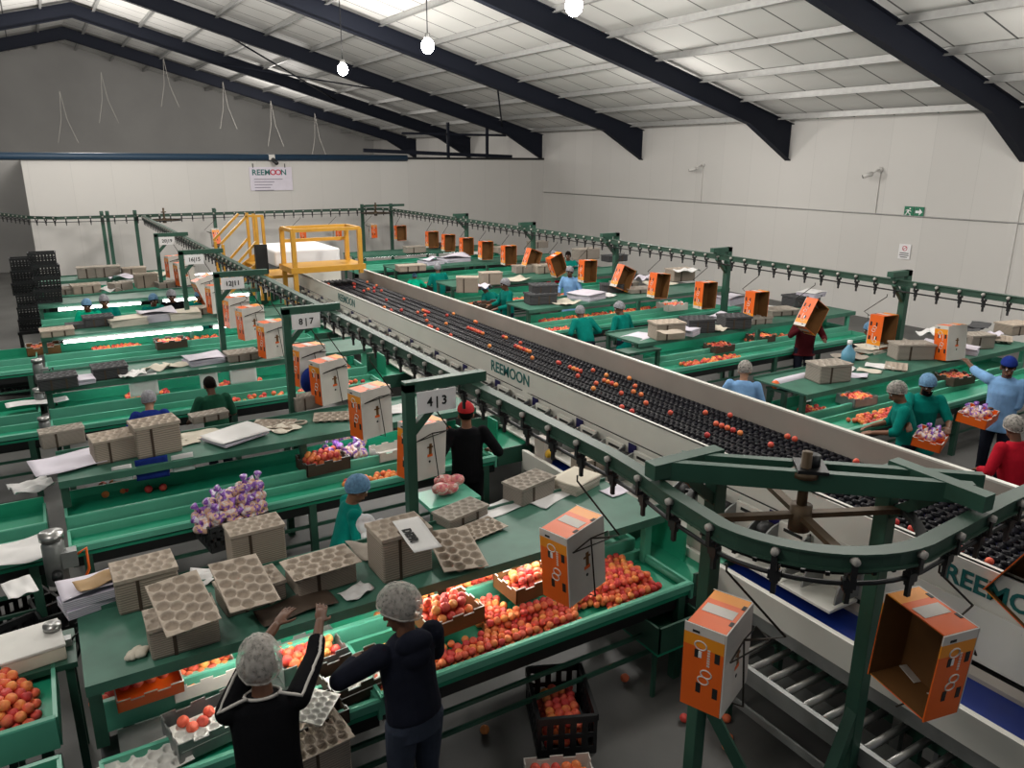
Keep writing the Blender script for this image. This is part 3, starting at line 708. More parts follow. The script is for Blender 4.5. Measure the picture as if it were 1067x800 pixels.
b = MB(); b.b2(4.38, 4.5, 4.15, 4.33, .90, 1.16, 0); b.build('motor_box', 'cream_inner', t)
MB().cyl((4.47, 4.145, 1.0), (4.47, 4.152, 1.0), .045, 12).build('warning_label', 'amber_plastic', t)

# gravity roller conveyor
t = thing('roller_conveyor', 'low gravity conveyor of steel rollers beside the blue belt', 'conveyor', (4.25, 1.5, 0))
for x in (3.99, 4.52): MB().b2(x - .02, x + .02, -1.2, 3.45, .42, .55).build('side_rail', 'galv' if x < 4.2 else 'frame_green', t)
y = 3.36; ro = None
while y > -1.1:
    if ro is None: ro = MB().tube([(-.245, 0, 0), (-.24, 0, 0), (.24, 0, 0), (.245, 0, 0)], [.015, .027, .027, .015], 14).build('roller', 'steel', t, local=True); r = ro
    else: r = ro.copy(); C.objects.link(r)
    r.location = Vector((4.255, y, .535)) - Vector(t.location); y -= .155
MB().b2(4.03, 4.3, -1.2, 3.4, .40, .42).build('drip_plate', 'galv', t)
for x in (3.99, 4.52):
    for y in (-1.0, .6, 2.2, 3.35): MB().b2(x - .025, x + .025, y, y + .05, 0, .42).build('leg', 'frame_green', t)
b = MB(); b.bar((3.93, 3.5, .25), (3.93, -1.2, .25), .03, .05); b.build('kick_rail', 'galv', t)

# yellow stairs and crossing platform
t = thing('yellow_platform', 'yellow railed crossing platform over the far end of the fruit sizer', 'platform', (5.5, 16.8, 0))
Yf, Yk = 16.5, 17.3
xa, xb = atY(306, 260, Yf).x, atY(375, 260, Yf).x
xa2, xb2 = atY(294, 250, Yk).x, atY(361, 250, Yk).x
zt = atY(340, 239, Yf).z; zd = atY(340, 277, Yf).z
for (x, y, zz) in ((xa, Yf, zt), (xb, Yf, zt), (xa2, Yk, zt), (xb2, Yk, zt)):
    MB().b2(x - .045, x + .045, y - .045, y + .045, 0 if x in (xa, xa2) and x < SX0 else zd - .2, zz).build('post', 'yellow_paint', t)
for (p, q) in (((xa, Yf, zt), (xb, Yf, zt)), ((xa2, Yk, zt), (xb2, Yk, zt)), ((xa, Yf, zt), (xa2, Yk, zt)), ((xb, Yf, zt), (xb2, Yk, zt)), ((xa2, Yk, zd + .5), (xb2, Yk, zd + .5))):
    MB().bar(p, q, .07, .07).build('handrail', 'yellow_paint', t)
MB().b2(xa - .1, xb + .1, Yf - .06, Yk + .1, zd - .12, zd).build('deck', 'yellow_paint', t)
t = thing('yellow_stairs', 'yellow steel stairs with sloping handrails left of the crossing platform', 'stairs', (3.7, 17.6, 0))
Yt = 17.4
def Pt(x, y): return atY(x, y, Yt)
for (a, b) in (((230, 254), (257, 225)), ((248, 274), (267, 252))):
    p, q = Pt(*a), Pt(*b)
    for dy in (0, .8): MB().bar((p.x, Yt + dy, p.z), (q.x, Yt + dy, q.z), .05, .05).build('handrail', 'yellow_paint', t)
p, q = Pt(240, 285), Pt(275, 262)
for dy in (0, .8): MB().bar((p.x - .9, Yt + dy, p.z - .95), (q.x, Yt + dy, q.z - .2), .04, .16).build('stringer', 'yellow_paint', t)
for k in range(7):
    f = k / 7; MB().box((p.x - .9 + (q.x - p.x + .9) * f + .12, Yt + .4, p.z - .95 + (q.z - .2 - p.z + .95) * f + .06), (.24, .8, .03)).build('tread', 'yellow_paint', t)
for (a, b) in (((232, 255), (232, 285)), ((266, 224), (266, 290)), ((273, 225), (273, 290))):
    p, q = Pt(*a), Pt(*b)
    for dy in (0, .8): MB().b2(p.x - .03, p.x + .03, Yt + dy - .03, Yt + dy + .03, max(0, q.z - .5), p.z).build('post', 'yellow_paint', t)
p, q = Pt(255, 225), Pt(274, 225); MB().bar((p.x, Yt, p.z), (q.x, Yt, q.z), .05, .05).build('handrail', 'yellow_paint', t)
p, q = Pt(268, 288), Pt(306, 283); MB().b2(p.x, 4.75, Yt - .1, Yt + 1.0, p.z - .06, p.z).build('landing', 'yellow_paint', t)
p = Pt(270, 268); MB().b2(p.x - .1, p.x + .16, Yt - .12, Yt - .02, p.z - .35, p.z + .28).build('control_box', 'dark_metal', t)
# white infeed machine behind the platform
t = thing('infeed_machine', 'low white infeed machine behind the yellow platform', 'machine', (5.4, 19.4, 0))
b = MB(); b.b2(4.7, 6.3, 18.6, 20.6, 1.62, 1.98); b.build('hood', 'sign_white', t, .04)
MB().b2(4.75, 6.25, 18.62, 20.5, 1.45, 1.62).build('dark_slot', 'dark_metal', t)
MB().b2(4.7, 6.3, 18.62, 20.6, .5, 1.45).build('cabinet', 'cream_paint', t)
for x in (4.8, 6.2): MB().b2(x - .05, x + .05, 19.5, 19.6, 0, .5).build('leg', 'cream_paint', t)
# ------------------------------------------------------------------ packing lines
def packing_line(label, x0, x1, yn, lf, un, ub, s0, s1, zs=1.22, zl=.85, zu=.92, shelf=True, legs=None, lamp=True, feed=True, split=None, near=False, lamps=None, front_lamp=False):
    t = thing('packing_line', label, 'packing line', ((x0 + x1) / 2, yn, 0))
    for (xa, xb, lf_, zl_) in ([(x0, x1, lf, zl)] if not split else [(x0, split[0], split[1], split[2]), (split[0] + .02, x1, lf, zl)]):
        zb = zl_ - .075
        b = MB(); b.b2(xa, xb, yn + .02, lf_ - .02, zb - .03, zb); b.build('lower_belt', 'belt_green', t)
        r = MB(); r.profile([(yn, zl_ - .055), (yn + .02, zl_ - .055), (yn + .02, zl_ - .02), (yn + .06, zl_), (yn + .015, zl_ + .012), (yn, zl_)], xa, xb, 'X'); nrim = r.build('near_rim', 'rim_green', t)
        r = MB(); r.profile([(yn + .03, zl_ - .20), (yn + .045, zl_ - .20), (yn + .045, zl_ - .055), (yn + .03, zl_ - .055)], xa, xb, 'X'); r.build('apron', 'dark_metal', nrim)
        r = MB(); r.b2(xa, xb, lf_ - .03, lf_, zb - .03, zl_ + .005); r.build('far_rim', 'rim_green', t)
        for x in (xa, xb): r = MB(); r.b2(x - .012, x + .012, yn, lf_, zb - .06, zl_); r.build('end_plate', 'rim_green', t)
    r = MB(); r.b2(x0, x1, (split[1] if split else lf) + .005, un - .03, .5, zl - .16); r.build('gap_cover', 'dark_metal', t)
    if split: MB().b2(x0 + .1, split[0], split[1] + .06, un - .06, .69, .74).build('cable_tray', 'galv', t)
    b = MB(); b.b2(x0, x1, un, ub, zu - .11, zu - .08); b.build('upper_belt', 'belt_green', t)
    r = MB(); r.profile([(un - .025, zu - .2), (un, zu - .2), (un + .01, zu - .03), (un + .03, zu), (un - .02, zu + .01), (un - .025, zu)], x0, x1, 'X'); r.build('upper_rim', 'rim_green', t)
    r = MB(); r.b2(x0, x1, ub, ub + .02, zu - .2, zu + .06); r.build('back_board', 'belt_green', t)
    for x in (x0, x1):
        MB().b2(x - .012, x + .012, un, ub, zu - .2, zu).build('end_plate', 'rim_green', t)
    lx = legs or [x0 + .12 + (x1 - x0 - .24) * i / 2 for i in range(3)]
    for x in lx:
        MB().b2(x - .035, x + .035, yn + .005, yn + .075, 0, zl - .1).build('leg', 'frame_green', t)
        MB().b2(x - .035, x + .035, ub - .07, ub, 0, zu - .2).build('leg', 'frame_green', t)
    for z in (.32, .5): MB().bar((x0 + .1, yn + .06, z), (x1 - .1, yn + .06, z), .025, .03).build('stringer', 'frame_green', t)
    MB().bar((x0 + .1, ub - .03, .35), (x1 - .1, ub - .03, .35), .03, .04).build('stringer', 'frame_green', t)
    if shelf:
        sh = MB(); sh.b2(x0 - .02, x1 + .12, s0, s1, zs - .025, zs); sh.b2(x0 - .02, x1 + .12, s0, s0 + .02, zs - .07, zs - .025); sh.b2(x0 - .02, x1 + .12, s1 - .015, s1, zs, zs + .03)
        so = sh.build('shelf', 'shelf_green', t)
        for x in (x0 + .02, (x0 + x1) / 2 + .15, x1):
            MB().b2(x - .035, x + .035, s0 + .06, s0 + .12, zu if s0 > un else zl - .1, zs - .025).build('shelf_post', 'frame_green' if x < x1 - .1 else 'rim_green', t)
            MB().b2(x - .03, x + .03, s1 - .08, s1 - .02, 0, zs - .025).build('shelf_post', 'frame_green', t)
        for (a, bb) in (lamps or ([(x0 + .25, x0 + 1.45), (x0 + 1.75, x0 + 2.95), (x0 + 3.1, x0 + 4.2)] if lamp else [])):
            ly, lz, lr = (s0 - .05, zs - .10, .028) if front_lamp else (s0 + .08, zs - .065, .016)
            l = MB(); l.cyl((a, ly, lz), (bb, ly, lz), lr, 10); lo = l.build('tube_lamp', 'tube_glow' if yn < 4 and x0 < 1 else 'tube_cool', t)
            MB().b2(a, bb, ly - .025, ly + .025, lz + lr, lz + lr + .018).build('lamp_batten', 'sign_white', lo)
    if feed:
        xe = x1
        f = MB(); f.add([(xe, yn + .04, zl - .06), (xe + .5, yn + .04, zl + .10), (xe + .5, un + .1, zl + .10), (xe, un + .1, zl - .06), (xe, yn + .04, zl - .10), (xe + .5, yn + .04, zl + .06), (xe + .5, un + .1, zl + .06), (xe, un + .1, zl - .10)],
                        [(0, 1, 2, 3), (7, 6, 5, 4), (0, 4, 5, 1), (2, 6, 7, 3), (1, 5, 6, 2), (0, 3, 7, 4)]); fo = f.build('feed_belt', 'belt_green', t)
        MB().cyl((xe, yn + .06, zl - .05), (xe, un + .08, zl - .05), .028, 12).build('nose_roller', 'rim_green', fo)
        MB().b2(xe + .02, xe + .5, un + .1, un + .12, zl - .12, zl + .26).build('side_plate', 'frame_green', fo)
        MB().b2(xe + .04, xe + .5, yn + .02, yn + .04, zl - .14, zl + .06).build('side_plate', 'frame_green', fo)
        MB().b2(xe + .18, xe + .2, yn + .3, un, zl + .0, zl + .3).build('stop_plate', 'belt_green', fo)
    return t
L = {}
L[1] = packing_line('nearest left packing line, its lower belt heaped with peaches before the two workers', -.12, 4.08, 3.92, 4.58, 4.66, 5.15, 4.41, 5.25, legs=[.05, 1.78, 3.98], lamps=[(.45, 1.55), (1.75, 2.75), (2.8, 3.3)], split=(1.42, 4.27, .82))
L[2] = packing_line('second left packing line, a black crate of wrapped fruit on its belt', -.15, 4.1, 7.1, 7.5, 7.61, 8.1, 7.78, 8.6, zu=.93, lamps=[(2.3, 3.4)])
L[3] = packing_line('third left packing line, white posters hanging under its shelf', -.2, 4.15, 10.66, 11.1, 11.3, 11.85, 11.3, 12.15, zu=.93, lamps=[])
L[4] = packing_line('fourth left packing line from the front, a white tube lamp under its shelf', -.2, 4.15, 14.1, 14.5, 14.65, 15.2, 14.72, 15.55, zu=.93, lamps=[(.1, 2.3), (2.5, 3.6)], front_lamp=True)
L[5] = packing_line('fifth left packing line from the front, a long bright tube lamp under its shelf', -.2, 4.15, 17.5, 17.9, 18.0, 18.5, 18.05, 18.9, zu=.93, lamps=[(.12, 1.65), (2.1, 3.0), (3.15, 3.9)], front_lamp=True)
L[6] = packing_line('farthest left packing line before the yellow stairs', -.2, 2.6, 21.0, 21.4, 21.5, 22.0, 21.5, 22.3, zu=.93, lamps=[], feed=False)
for i, (yn, lf, un, ub) in enumerate(((3.92, 4.4, 4.66, 5.3), (7.1, 7.5, 7.61, 8.1), (10.66, 11.1, 11.3, 11.85), (14.1, 14.5, 14.65, 15.2))):
    packing_line(('green trough line left of the nearest shelf with a heap of red peaches', 'green trough line at the left edge beside the second shelf', 'green trough line at the left edge beside the third shelf', 'green trough line at the left edge beside the fourth shelf')[i], -3.2, -.32, yn, lf, un, ub, 0, 0, shelf=False, feed=False, zu=.92)
R = {}
for i, (yn, nm) in enumerate(((5.6, 'nearest right packing line, where workers in green stand'), (8.9, 'second right packing line, beside the worker in maroon'), (12.25, 'third right packing line with dark tray piles on its shelf'), (15.6, 'fourth right packing line from the front'), (19.0, 'fifth right packing line from the front'), (22.3, 'farthest right packing line before the corner'))):
    R[i + 1] = packing_line(nm, 8.15, 13.6, yn, yn + .48, yn + .58, yn + 1.05, yn + .5, yn + 1.4, feed=False, legs=[8.3, 10.9, 13.4], lamps=[(8.6, 9.8), (10.2, 11.4), (11.8, 13.0)] if i < 5 else [])
# catch box under the near line's right end
t = thing('catch_box', 'small green sheet metal catch box under the right end of the near line', 'box', (3.85, 4.05, .4))
b = MB(); b.b2(3.62, 4.08, 3.78, 4.3, .42, .44); b.build('bottom', 'belt_green', t)
for d in ((3.62, 3.64, 3.78, 4.3), (4.06, 4.08, 3.78, 4.3), (3.62, 4.08, 3.78, 3.8), (3.62, 4.08, 4.28, 4.3)): MB().b2(*d, .44, .66).build('side', 'frame_green', t)
for x in (3.66, 4.04): MB().b2(x - .015, x + .015, 3.84, 3.87, 0, .42).build('leg', 'frame_green', t)
# ------------------------------------------------------------------ trays, bundles, papers
TL, TW = .46, .30
def tray_fn(depth, up, L=TL, W=TW):
    cu = [(-.36 + .18 * i, -.30 + .2 * j + 0) for i in range(5) for j in range(4)]
    cs = []
    for j in range(4):
        n = 5
        for i in range(n): cs.append(((i + .5 + (.25 if j % 2 else -.25) * .8) / n * L * .94 - L * .47 , (j + .5) / 4 * W * .92 - W * .46))
    r = min(L / 5, W / 4) * .475
    def f(u, v):
        x, y = (u - .5) * L, (v - .5) * W
        d = min(math.hypot(x - a, y - b) for a, b in cs)
        k = max(0, 1 - (d / r) ** 2) if d < r else 0
        k = k ** .42 if k > 0 else 0
        return (x, y, (-depth if not up else depth) * min(1, k * 1.05))
    return f
def mk_tray(name, matn, up, lab, depth=.034):
    m = MB(); m.grid(84, 56, tray_fn(depth, up), thick=.004); o = m.build(name, matn); tag(o, lab, 'tray'); return o
tray0 = mk_tray('pulp_tray', 'pulp', False, 'x'); tray0.location = (0, 0, 1.25)
trayw = mk_tray('fruit_tray', 'tray_white', False, 'x')
def mk_bundle(kind, H, bump=True):
    t = thing('tray_bundle', 'x', 'tray bundle')
    side, top = {'tan': ('pulp_layers', 'pulp'), 'grey': ('pulp_layers_grey', 'pulp_grey'), 'dark': ('dark_layers', 'pulp_dark')}[kind]
    b = MB(); b.box((0, 0, H / 2), (TL * .97, TW * .97, H)); b.build('stacked_trays', side, t, .018, local=True)
    g = MB(); g.grid(56, 38, lambda u, v, f=tray_fn(.022, False): Vector(f(u, v)) + Vector((0, 0, H + .026)), thick=.026); g.build('top_tray', top, t, local=True)
    for x in (-.07,) if H > .15 else (-.08, .09):
        w = TW * .97 / 2 + .004; MB().b2(x - .012, x + .012, -w, w, .002, H - .002).build('strap', 'carton_dark', t, local=True)
    return t
BUN = {('tan', .24): mk_bundle('tan', .24), ('tan', .14): mk_bundle('tan', .14, True), ('grey', .2): mk_bundle('grey', .2), ('grey', .1): mk_bundle('grey', .1), ('dark', .14): mk_bundle('dark', .14), ('tan', .32): mk_bundle('tan', .32)}
def bundle(key, px, py, rz, label, z=1.22, s=1.0, tilt=(0, 0)):
    if px > 560: s = tuple(v * 1.13 for v in s) if isinstance(s, tuple) else s * 1.13
    q = at(px, py, z); return place(BUN[key], (q.x, q.y, z), (tilt[0], tilt[1], rz), label, sc_=s)
def tray(px, py, z, rz, label, proto=None, tilt=(0, 0), s=1.0):
    q = at(px, py, z); return place(proto or tray0, (q.x, q.y, z), (tilt[0], tilt[1], rz), label, sc_=s)
def paper(px, py, z, w, l, rz, label, matn='paper_white', curl=.012, n=1, name='paper_sheet', cat='paper', H=0):
    q = at(px, py, z); rr = random.Random(int(px * 7 + py * 13))
    if H == 0:
        a, b, c = rr.uniform(1.5, 4), rr.uniform(1.5, 4), rr.uniform(0, 6)
        m = MB()
        def f(u, v): 
            x, y = (u - .5) * w, (v - .5) * l
            j = 1 + .05 * math.sin(9 * u + c) 
            return (x * j, y + .03 * w * math.sin(5 * u + c), .004 + curl * (1 + math.sin(a * u * 3 + c) * math.sin(b * v * 3 + c)) * .9)
        m.grid(12, 10, f, thick=.002)
        o = m.build(name, matn); o.location = (q.x, q.y, z + .001); o.rotation_euler = (0, 0, rz); return tag(o, label, cat)
    t = thing(name, label, cat, (q.x, q.y, z), rz)
    lay = 'paper_layers_cream' if matn == 'paper_cream' else 'paper_layers'
    nl = 2 if H > .05 else 1
    for k in range(nl):
        m = MB(); h0, h1 = H * k / nl, H * (k + 1) / nl
        m.box((rr.uniform(-.01, .01), rr.uniform(-.01, .01), (h0 + h1) / 2), (w, l, h1 - h0), rz=rr.uniform(-.08, .08)); o = m.build('sheets', lay, t, .006, local=True)
    c = rr.uniform(0, 6); m = MB(); m.grid(10, 8, lambda u, v: ((u - .5) * w * 1.05, (v - .5) * l * 1.05, H + .004 + curl * (1 + math.sin(4 * u + c) * math.cos(3 * v + c))), thick=.002)
    o = m.build('top_sheet', matn, t, local=True); o.rotation_euler = (0, 0, rr.uniform(-.2, .2))
    return t
SH = 1.22
# --- near shelf
paper(96, 628, SH, .34, .26, .15, 'lilac paper pile with a ragged tan card on top, on the near shelf left end', 'paper_lilac', .02, name='paper_pile', cat='paper pile', H=.13)
paper(102, 606, SH + .17, .28, .17, .25, 'torn tan card lying on the lilac paper pile', 'card_tan', .01, name='card_sheet', cat='card')
bundle(('tan', .24), 154, 623, .03, 'tan bundle of pulp trays between lilac paper pile and the front tilted tray', s=(.85, 1, .95))
bundle(('tan', .24), 192, 668, .0, 'tan bundle of pulp trays below the leftmost loose tilted tray on the near shelf', s=(.88, .85, .8))
tray(190, 627, SH + .285, -1.46, 'loose pulp tray tilted across a bundle, leftmost on the near shelf', tilt=(.03, .24), s=1.04)
bundle(('tan', .14), 262, 625, .1, 'low tan bundle under the loose tray right of the raised arm', s=(.9, .9, .9))
tray(254, 606, SH + .235, -1.50, 'loose pulp tray lying skew on a low bundle above the white hair net', tilt=(-.06, .24), s=1.06)
bundle(('tan', .32), 268, 583, .02, 'tall tan bundle of trays behind the skew loose tray, beside the purple wrapped fruit', s=(.86, .82, .85))
bundle(('tan', .24), 335, 606, .05, 'tan bundle of trays that the raised hand touches', s=(.95, 1, .62))
tray(334, 585, SH + .185, .06, 'pulp tray on the bundle touched by the raised hand', s=1.05)
bundle(('tan', .32), 417, 592, .02, 'tall tan bundle with a printed white sheet on its top', s=(.86, 1.05, 1.0))
q = at(434, 557, SH + .35)
qa, qb = at(422, 541, q.z), at(446, 572, q.z); an = math.atan2(qb.y - qa.y, qb.x - qa.x); ll = (qb - qa).length
t = thing('printed_sheet', 'white sheet with bold black letters lying on the tall tan bundle', 'paper', (q.x, q.y, q.z), an)
m = MB(); m.grid(10, 6, lambda u, v: ((u - .5) * ll, (v - .5) * .2, .008 + .006 * math.sin(5 * u + 1)), thick=.002); m.build('sheet', 'paper_white', t, local=True)
text('DEPR', .085, 'ink_dark', T((q.x + .02, q.y - .055, q.z + .018)), t, bold=.004)
tray(475, 571, SH + .07, -1.74, 'pulp tray with deep cups leaning right of the tall tan bundle', tilt=(-.05, .14), s=1.14)
tray(500, 550, SH + .03, .2, 'pulp tray lying flat below the low grey bundle on the near shelf', s=.85)
bundle(('grey', .1), 480, 540, .25, 'low grey bundle of trays left of the taller grey bundle, near shelf', s=(.95, .8, .75))
bundle(('grey', .2), 551, 517, .25, 'grey strapped bundle of trays on white paper at the back of the near shelf', s=(.95, .85, .75))
paper(520, 530, SH, .5, .22, .3, 'white paper spread under the grey bundles on the near shelf', 'paper_white', .006)
paper(572, 520, SH, .4, .2, .35, 'white paper edge sticking out below the cream paper pile', 'paper_white', .006)
paper(600, 507, SH, .36, .3, .3, 'cream paper pile right of the grey strapped bundle', 'paper_cream', .008, name='paper_pile', cat='paper pile', H=.09)
paper(641, 512, SH, .24, .18, .1, 'lilac sheet alone near the right end of the near shelf', 'paper_lilac', .006)
bundle(('tan', .24), 618, 490, -.1, 'tan bundle of trays behind the cream pile under the track', s=(.8, .8, .6), z=1.0)
g = MB()
for k in range(7): g.sphere((rnd.uniform(-.06, .06), rnd.uniform(-.03, .03), .02), (.05, .03, .022), 10, 6, M=rotm(0, 0, rnd.uniform(0, 3)))
q = at(146, 681, SH); o = g.build('work_glove', 'paper_cream'); o.location = (q.x, q.y, SH); o.rotation_euler = (0, 0, .5); tag(o, 'crumpled pale work glove at the front edge of the near shelf', 'glove')
# rope band
o = MB().tube([(.05 * math.cos(a * PI / 10), .035 * math.sin(a * PI / 10), .012) for a in range(20)], .008, 6, closed=True).build('tape_ring', 'pulp'); q = at(312, 442, SH); o.location = (q.x, q.y, SH); o.scale = (1.6, 1.6, 1.6); tag(o, 'small pale ring of tape on the second shelf', 'tape')
# --- second shelf
bundle(('tan', .24), 120, 476, .12, 'tan bundle of trays, left of two side by side on the second shelf', s=(.88, 1.05, .9))
bundle(('tan', .24), 164, 470, .12, 'tan bundle of trays behind the grey hair net, right of two on the second shelf', s=(.95, 1.05, 1.25))
bundle(('grey', .2), 66, 462, .1, 'grey bundle of trays behind the large white sheet, second shelf left end', s=(.9, .7, .75))
paper(71, 482, SH + .02, .62, .5, .15, 'large white sheet of paper hanging over the second shelf left end', 'paper_lilac', .012)
paper(210, 453, SH, .4, .3, .2, 'cream paper lying right of the second shelf bundles', 'paper_cream', .008)
bundle(('grey', .1), 218, 437, .1, 'low grey tray pile behind the man in the green vest', s=(.9, .6, .7))
paper(246, 455, SH + .02, .55, .42, .5, 'ragged stack of white sheets in the middle of the second shelf', 'paper_white', .015, H=.03, name='paper_pile', cat='paper pile')
tray(285, 441, SH + .03, -.5, 'flat pulp tray right of the ragged white sheets, second shelf', s=1.0)
bundle(('grey', .2), 320, 425, .08, 'grey bundle of trays before the blue bag, second shelf right half', s=(.75, .6, .75))
tray(349, 433, SH + .03, -.35, 'flat pulp tray left of the orange cartons over the second shelf', s=1.05)
paper(414, 427, SH, .3, .3, .2, 'white paper hanging behind the post with the four and three board', 'paper_white', .01)
m = MB(); m.sphere((0, 0, .17), (.17, .13, .19), 14, 10); o = m.build('blue_bag', 'cloth_blue'); q = at(328, 410, SH); o.location = (q.x, q.y, SH); tag(o, 'deep blue cloth bag on the second shelf beside the cartons', 'bag')
# --- third shelf
bundle(('dark', .14), 61, 403, .05, 'dark grey tray bundle, leftmost on the third shelf', s=(1.0, 1.1, 1.0))
paper(87, 398, SH, .26, .3, .1, 'white paper pile between two dark bundles, third shelf', 'paper_lilac', .004, name='paper_pile', cat='paper pile', H=.06)
bundle(('dark', .14), 115, 392, .05, 'dark grey tray bundle right of the white pile, third shelf', s=(.95, 1.2, 1.0))
paper(163, 386, SH, .35, .2, .3, 'crumpled cream paper heap on the third shelf, left one', 'paper_cream', .05)
paper(186, 381, SH, .4, .25, .1, 'cream paper heap on the third shelf, right one', 'paper_cream', .03)
paper(213, 377, SH, .5, .42, .1, 'lilac paper pile with loose top sheets on the third shelf', 'paper_lilac', .012, name='paper_pile', cat='paper pile', H=.08)
paper(232, 374, SH, .2, .36, .3, 'small lilac sheet sliding off the third shelf pile', 'paper_lilac', .02)
bundle(('grey', .1), 252, 374, .05, 'grey bundle of trays right of the lilac pile, third shelf', s=(1.0, 1.1, 1.0))
paper(278, 369, SH, .35, .4, .1, 'white paper before the third shelf cartons', 'paper_white', .008)
# posters hanging under the third and second shelves
def poster(px0, py0, px1, py1, Y, label, matn='paper_white'):
    a, b = atY(px0, py0, Y), atY(px1, py1, Y)
    w, h = b.x - a.x, a.z - b.z
    m = MB(); m.grid(8, 8, lambda u, v: (u * w, .02 * math.sin(v * 3 + u), -v * h)); me = MB()
    for k in range(len(m.v)): pass
    o = MB().grid(8, 8, lambda u, v: (a.x + u * w, Y + .015 * math.sin(v * 3 + u * 2), a.z - v * h)).build('hanging_poster', matn)
    s = o.modifiers.new('t', 'SOLIDIFY'); s.thickness = .003
    return tag(o, label, 'poster')
poster(133, 392, 166, 410, 11.33, 'white poster hanging under the third shelf before the grey hair net')
poster(207, 384, 228, 404, 11.33, 'white poster hanging behind the head of the man in the green vest')
poster(239, 380, 268, 397, 11.33, 'white poster with faint lines right of the man in the green vest')
poster(116, 487, 139, 498, 7.82, 'white sheet with pink print hanging under the second shelf')
poster(140, 480, 177, 495, 7.82, 'blue panel hanging under the second shelf', 'cloth_blue')
poster(178, 475, 203, 488, 7.82, 'white card hanging under the second shelf right of the blue panel')
# --- fourth shelf
bundle(('dark', .14), 103, 339, .05, 'dark tray bundle on the fourth shelf left of the cream papers', s=(1.05, 1.2, 1.1))
bundle(('tan', .14), 60, 349, .05, 'tan tray bundle at the left end of the fourth shelf', s=(1.1, 1.2, .7))
paper(133, 338, SH, .6, .4, .05, 'cream paper pile on the fourth shelf', 'paper_cream', .01, name='paper_pile', cat='paper pile', H=.12)
paper(164, 333, SH, .6, .5, .1, 'lilac paper pile draped on the fourth shelf', 'paper_lilac', .03, name='paper_pile', cat='paper pile', H=.14)
paper(191, 331, SH, .55, .45, .05, 'white paper pile right of the lilac one, fourth shelf', 'paper_cream', .01, name='paper_pile', cat='paper pile', H=.12)
# --- fifth shelf
bundle(('grey', .1), 62, 307, .05, 'dark low bundle beside the black crates on the fifth shelf', s=(1.2, 1.2, 1.2))
paper(75, 303, SH, .5, .45, .3, 'white papers sliding beside the black crates', 'paper_white', .05)
bundle(('tan', .14), 90, 305, .1, 'tan box-like tray bundle on the fifth shelf', s=(1.25, 1.3, 1.2))
paper(113, 303, SH, .5, .5, .4, 'white paper leaning on the fifth shelf', 'paper_white', .05)
bundle(('grey', .2), 126, 302, .5, 'grey tray bundle tilted beside the leaning white paper', s=(1.0, 1.0, .8))
bundle(('tan', .24), 153, 299, .1, 'tan square bundle in the middle of the fifth shelf', s=(1.05, 1.1, 1.2))
bundle(('grey', .1), 176, 299, .2, 'flat grey trays right of the tan square bundle, fifth shelf', s=(1.2, 1.1, 1.1))
# --- sixth shelf
bundle(('grey', .2), 95, 289, .0, 'dark grey bundle on the farthest left shelf, left of two', s=(1.3, 1.2, 1.2))
bundle(('grey', .2), 113, 288, .0, 'dark grey bundle on the farthest left shelf, right of two', s=(1.25, 1.2, 1.2))
paper(128, 290, SH, .5, .4, .3, 'lilac crumpled paper on the farthest left shelf', 'paper_lilac', .06)

# --- right shelves, nearest
bundle(('grey', .2), 862, 396, -.25, 'grey bundle of trays at the left end of the nearest right shelf', s=(1.0, 1.0, 1.0))
paper(870, 378, SH + .21, .36, .3, .2, 'tan card lying on the left end bundle of the nearest right shelf', 'pulp', .004)
paper(892, 392, SH, .26, .3, .5, 'lilac paper right of the left end bundle, nearest right shelf', 'paper_lilac', .02)
paper(906, 387, SH, .22, .32, .45, 'cream sheet between the lilac paper and the flat tray, nearest right shelf', 'paper_cream', .01)
paper(917, 382, SH + .005, .28, .4, .45, 'white sheet left of the flat grey tray on the nearest right shelf', 'paper_white', .008)
tray(934, 381, SH + .03, .55, 'flat grey pulp tray beside the white sheet, nearest right shelf', s=1.0)
bundle(('grey', .2), 948, 373, -.5, 'brown grey strapped bundle in the middle of the nearest right shelf', s=(1.15, .95, .95))
paper(885, 374, SH, .45, .3, -.2, 'crumpled grey paper before the blue bottle', 'pulp_grey', .05)
paper(908, 366, SH, .4, .35, .1, 'cream cards piled below the upright orange carton', 'paper_cream', .03, name='card_pile', cat='card', H=.06)
paper(970, 362, SH, .35, .3, .3, 'lilac paper behind the orange carton held up by the worker in blue', 'paper_lilac', .03, name='paper_pile', cat='paper pile', H=.06)
paper(968, 348, SH + .05, .55, .22, .2, 'white rolled paper left of the carton held by the worker in blue', 'paper_white', .05)
bundle(('grey', .2), 1016, 362, -.3, 'grey bundle right of the carton held by the worker in blue', s=(.9, .9, .9))
tray(1043, 352, SH + .06, .5, 'flat grey tray at the right edge behind the worker in blue', s=1.1)
paper(1036, 350, SH + .09, .3, .2, .3, 'lilac crumpled sheet on the flat tray behind the worker in blue', 'paper_lilac', .04)
for k in range(3): paper(1003 + 9 * k, 349 - 5 * k, SH + .16 + .02 * k, .6, .3, .25 + .1 * k, ('lowest', 'middle', 'topmost')[k] + ' of the dark card sheets fanned behind the held carton', 'pulp_dark', .012, name='card_sheet', cat='card')
# spray bottle
q = at(883, 377, SH)
t = thing('spray_bottle', 'blue plastic bottle with white cap on the nearest right shelf', 'bottle', (q.x, q.y, SH))
m = MB(); m.tube([(0, 0, 0), (0, 0, .02), (0, 0, .15), (0, 0, .24), (0, 0, .27)], [.08, .1, .1, .035, .03], 16); m.build('body', 'bottle_blue', t, local=True)
MB().cyl((0, 0, .27), (0, 0, .33), .035, 12).build('cap', 'sign_white', t, local=True)
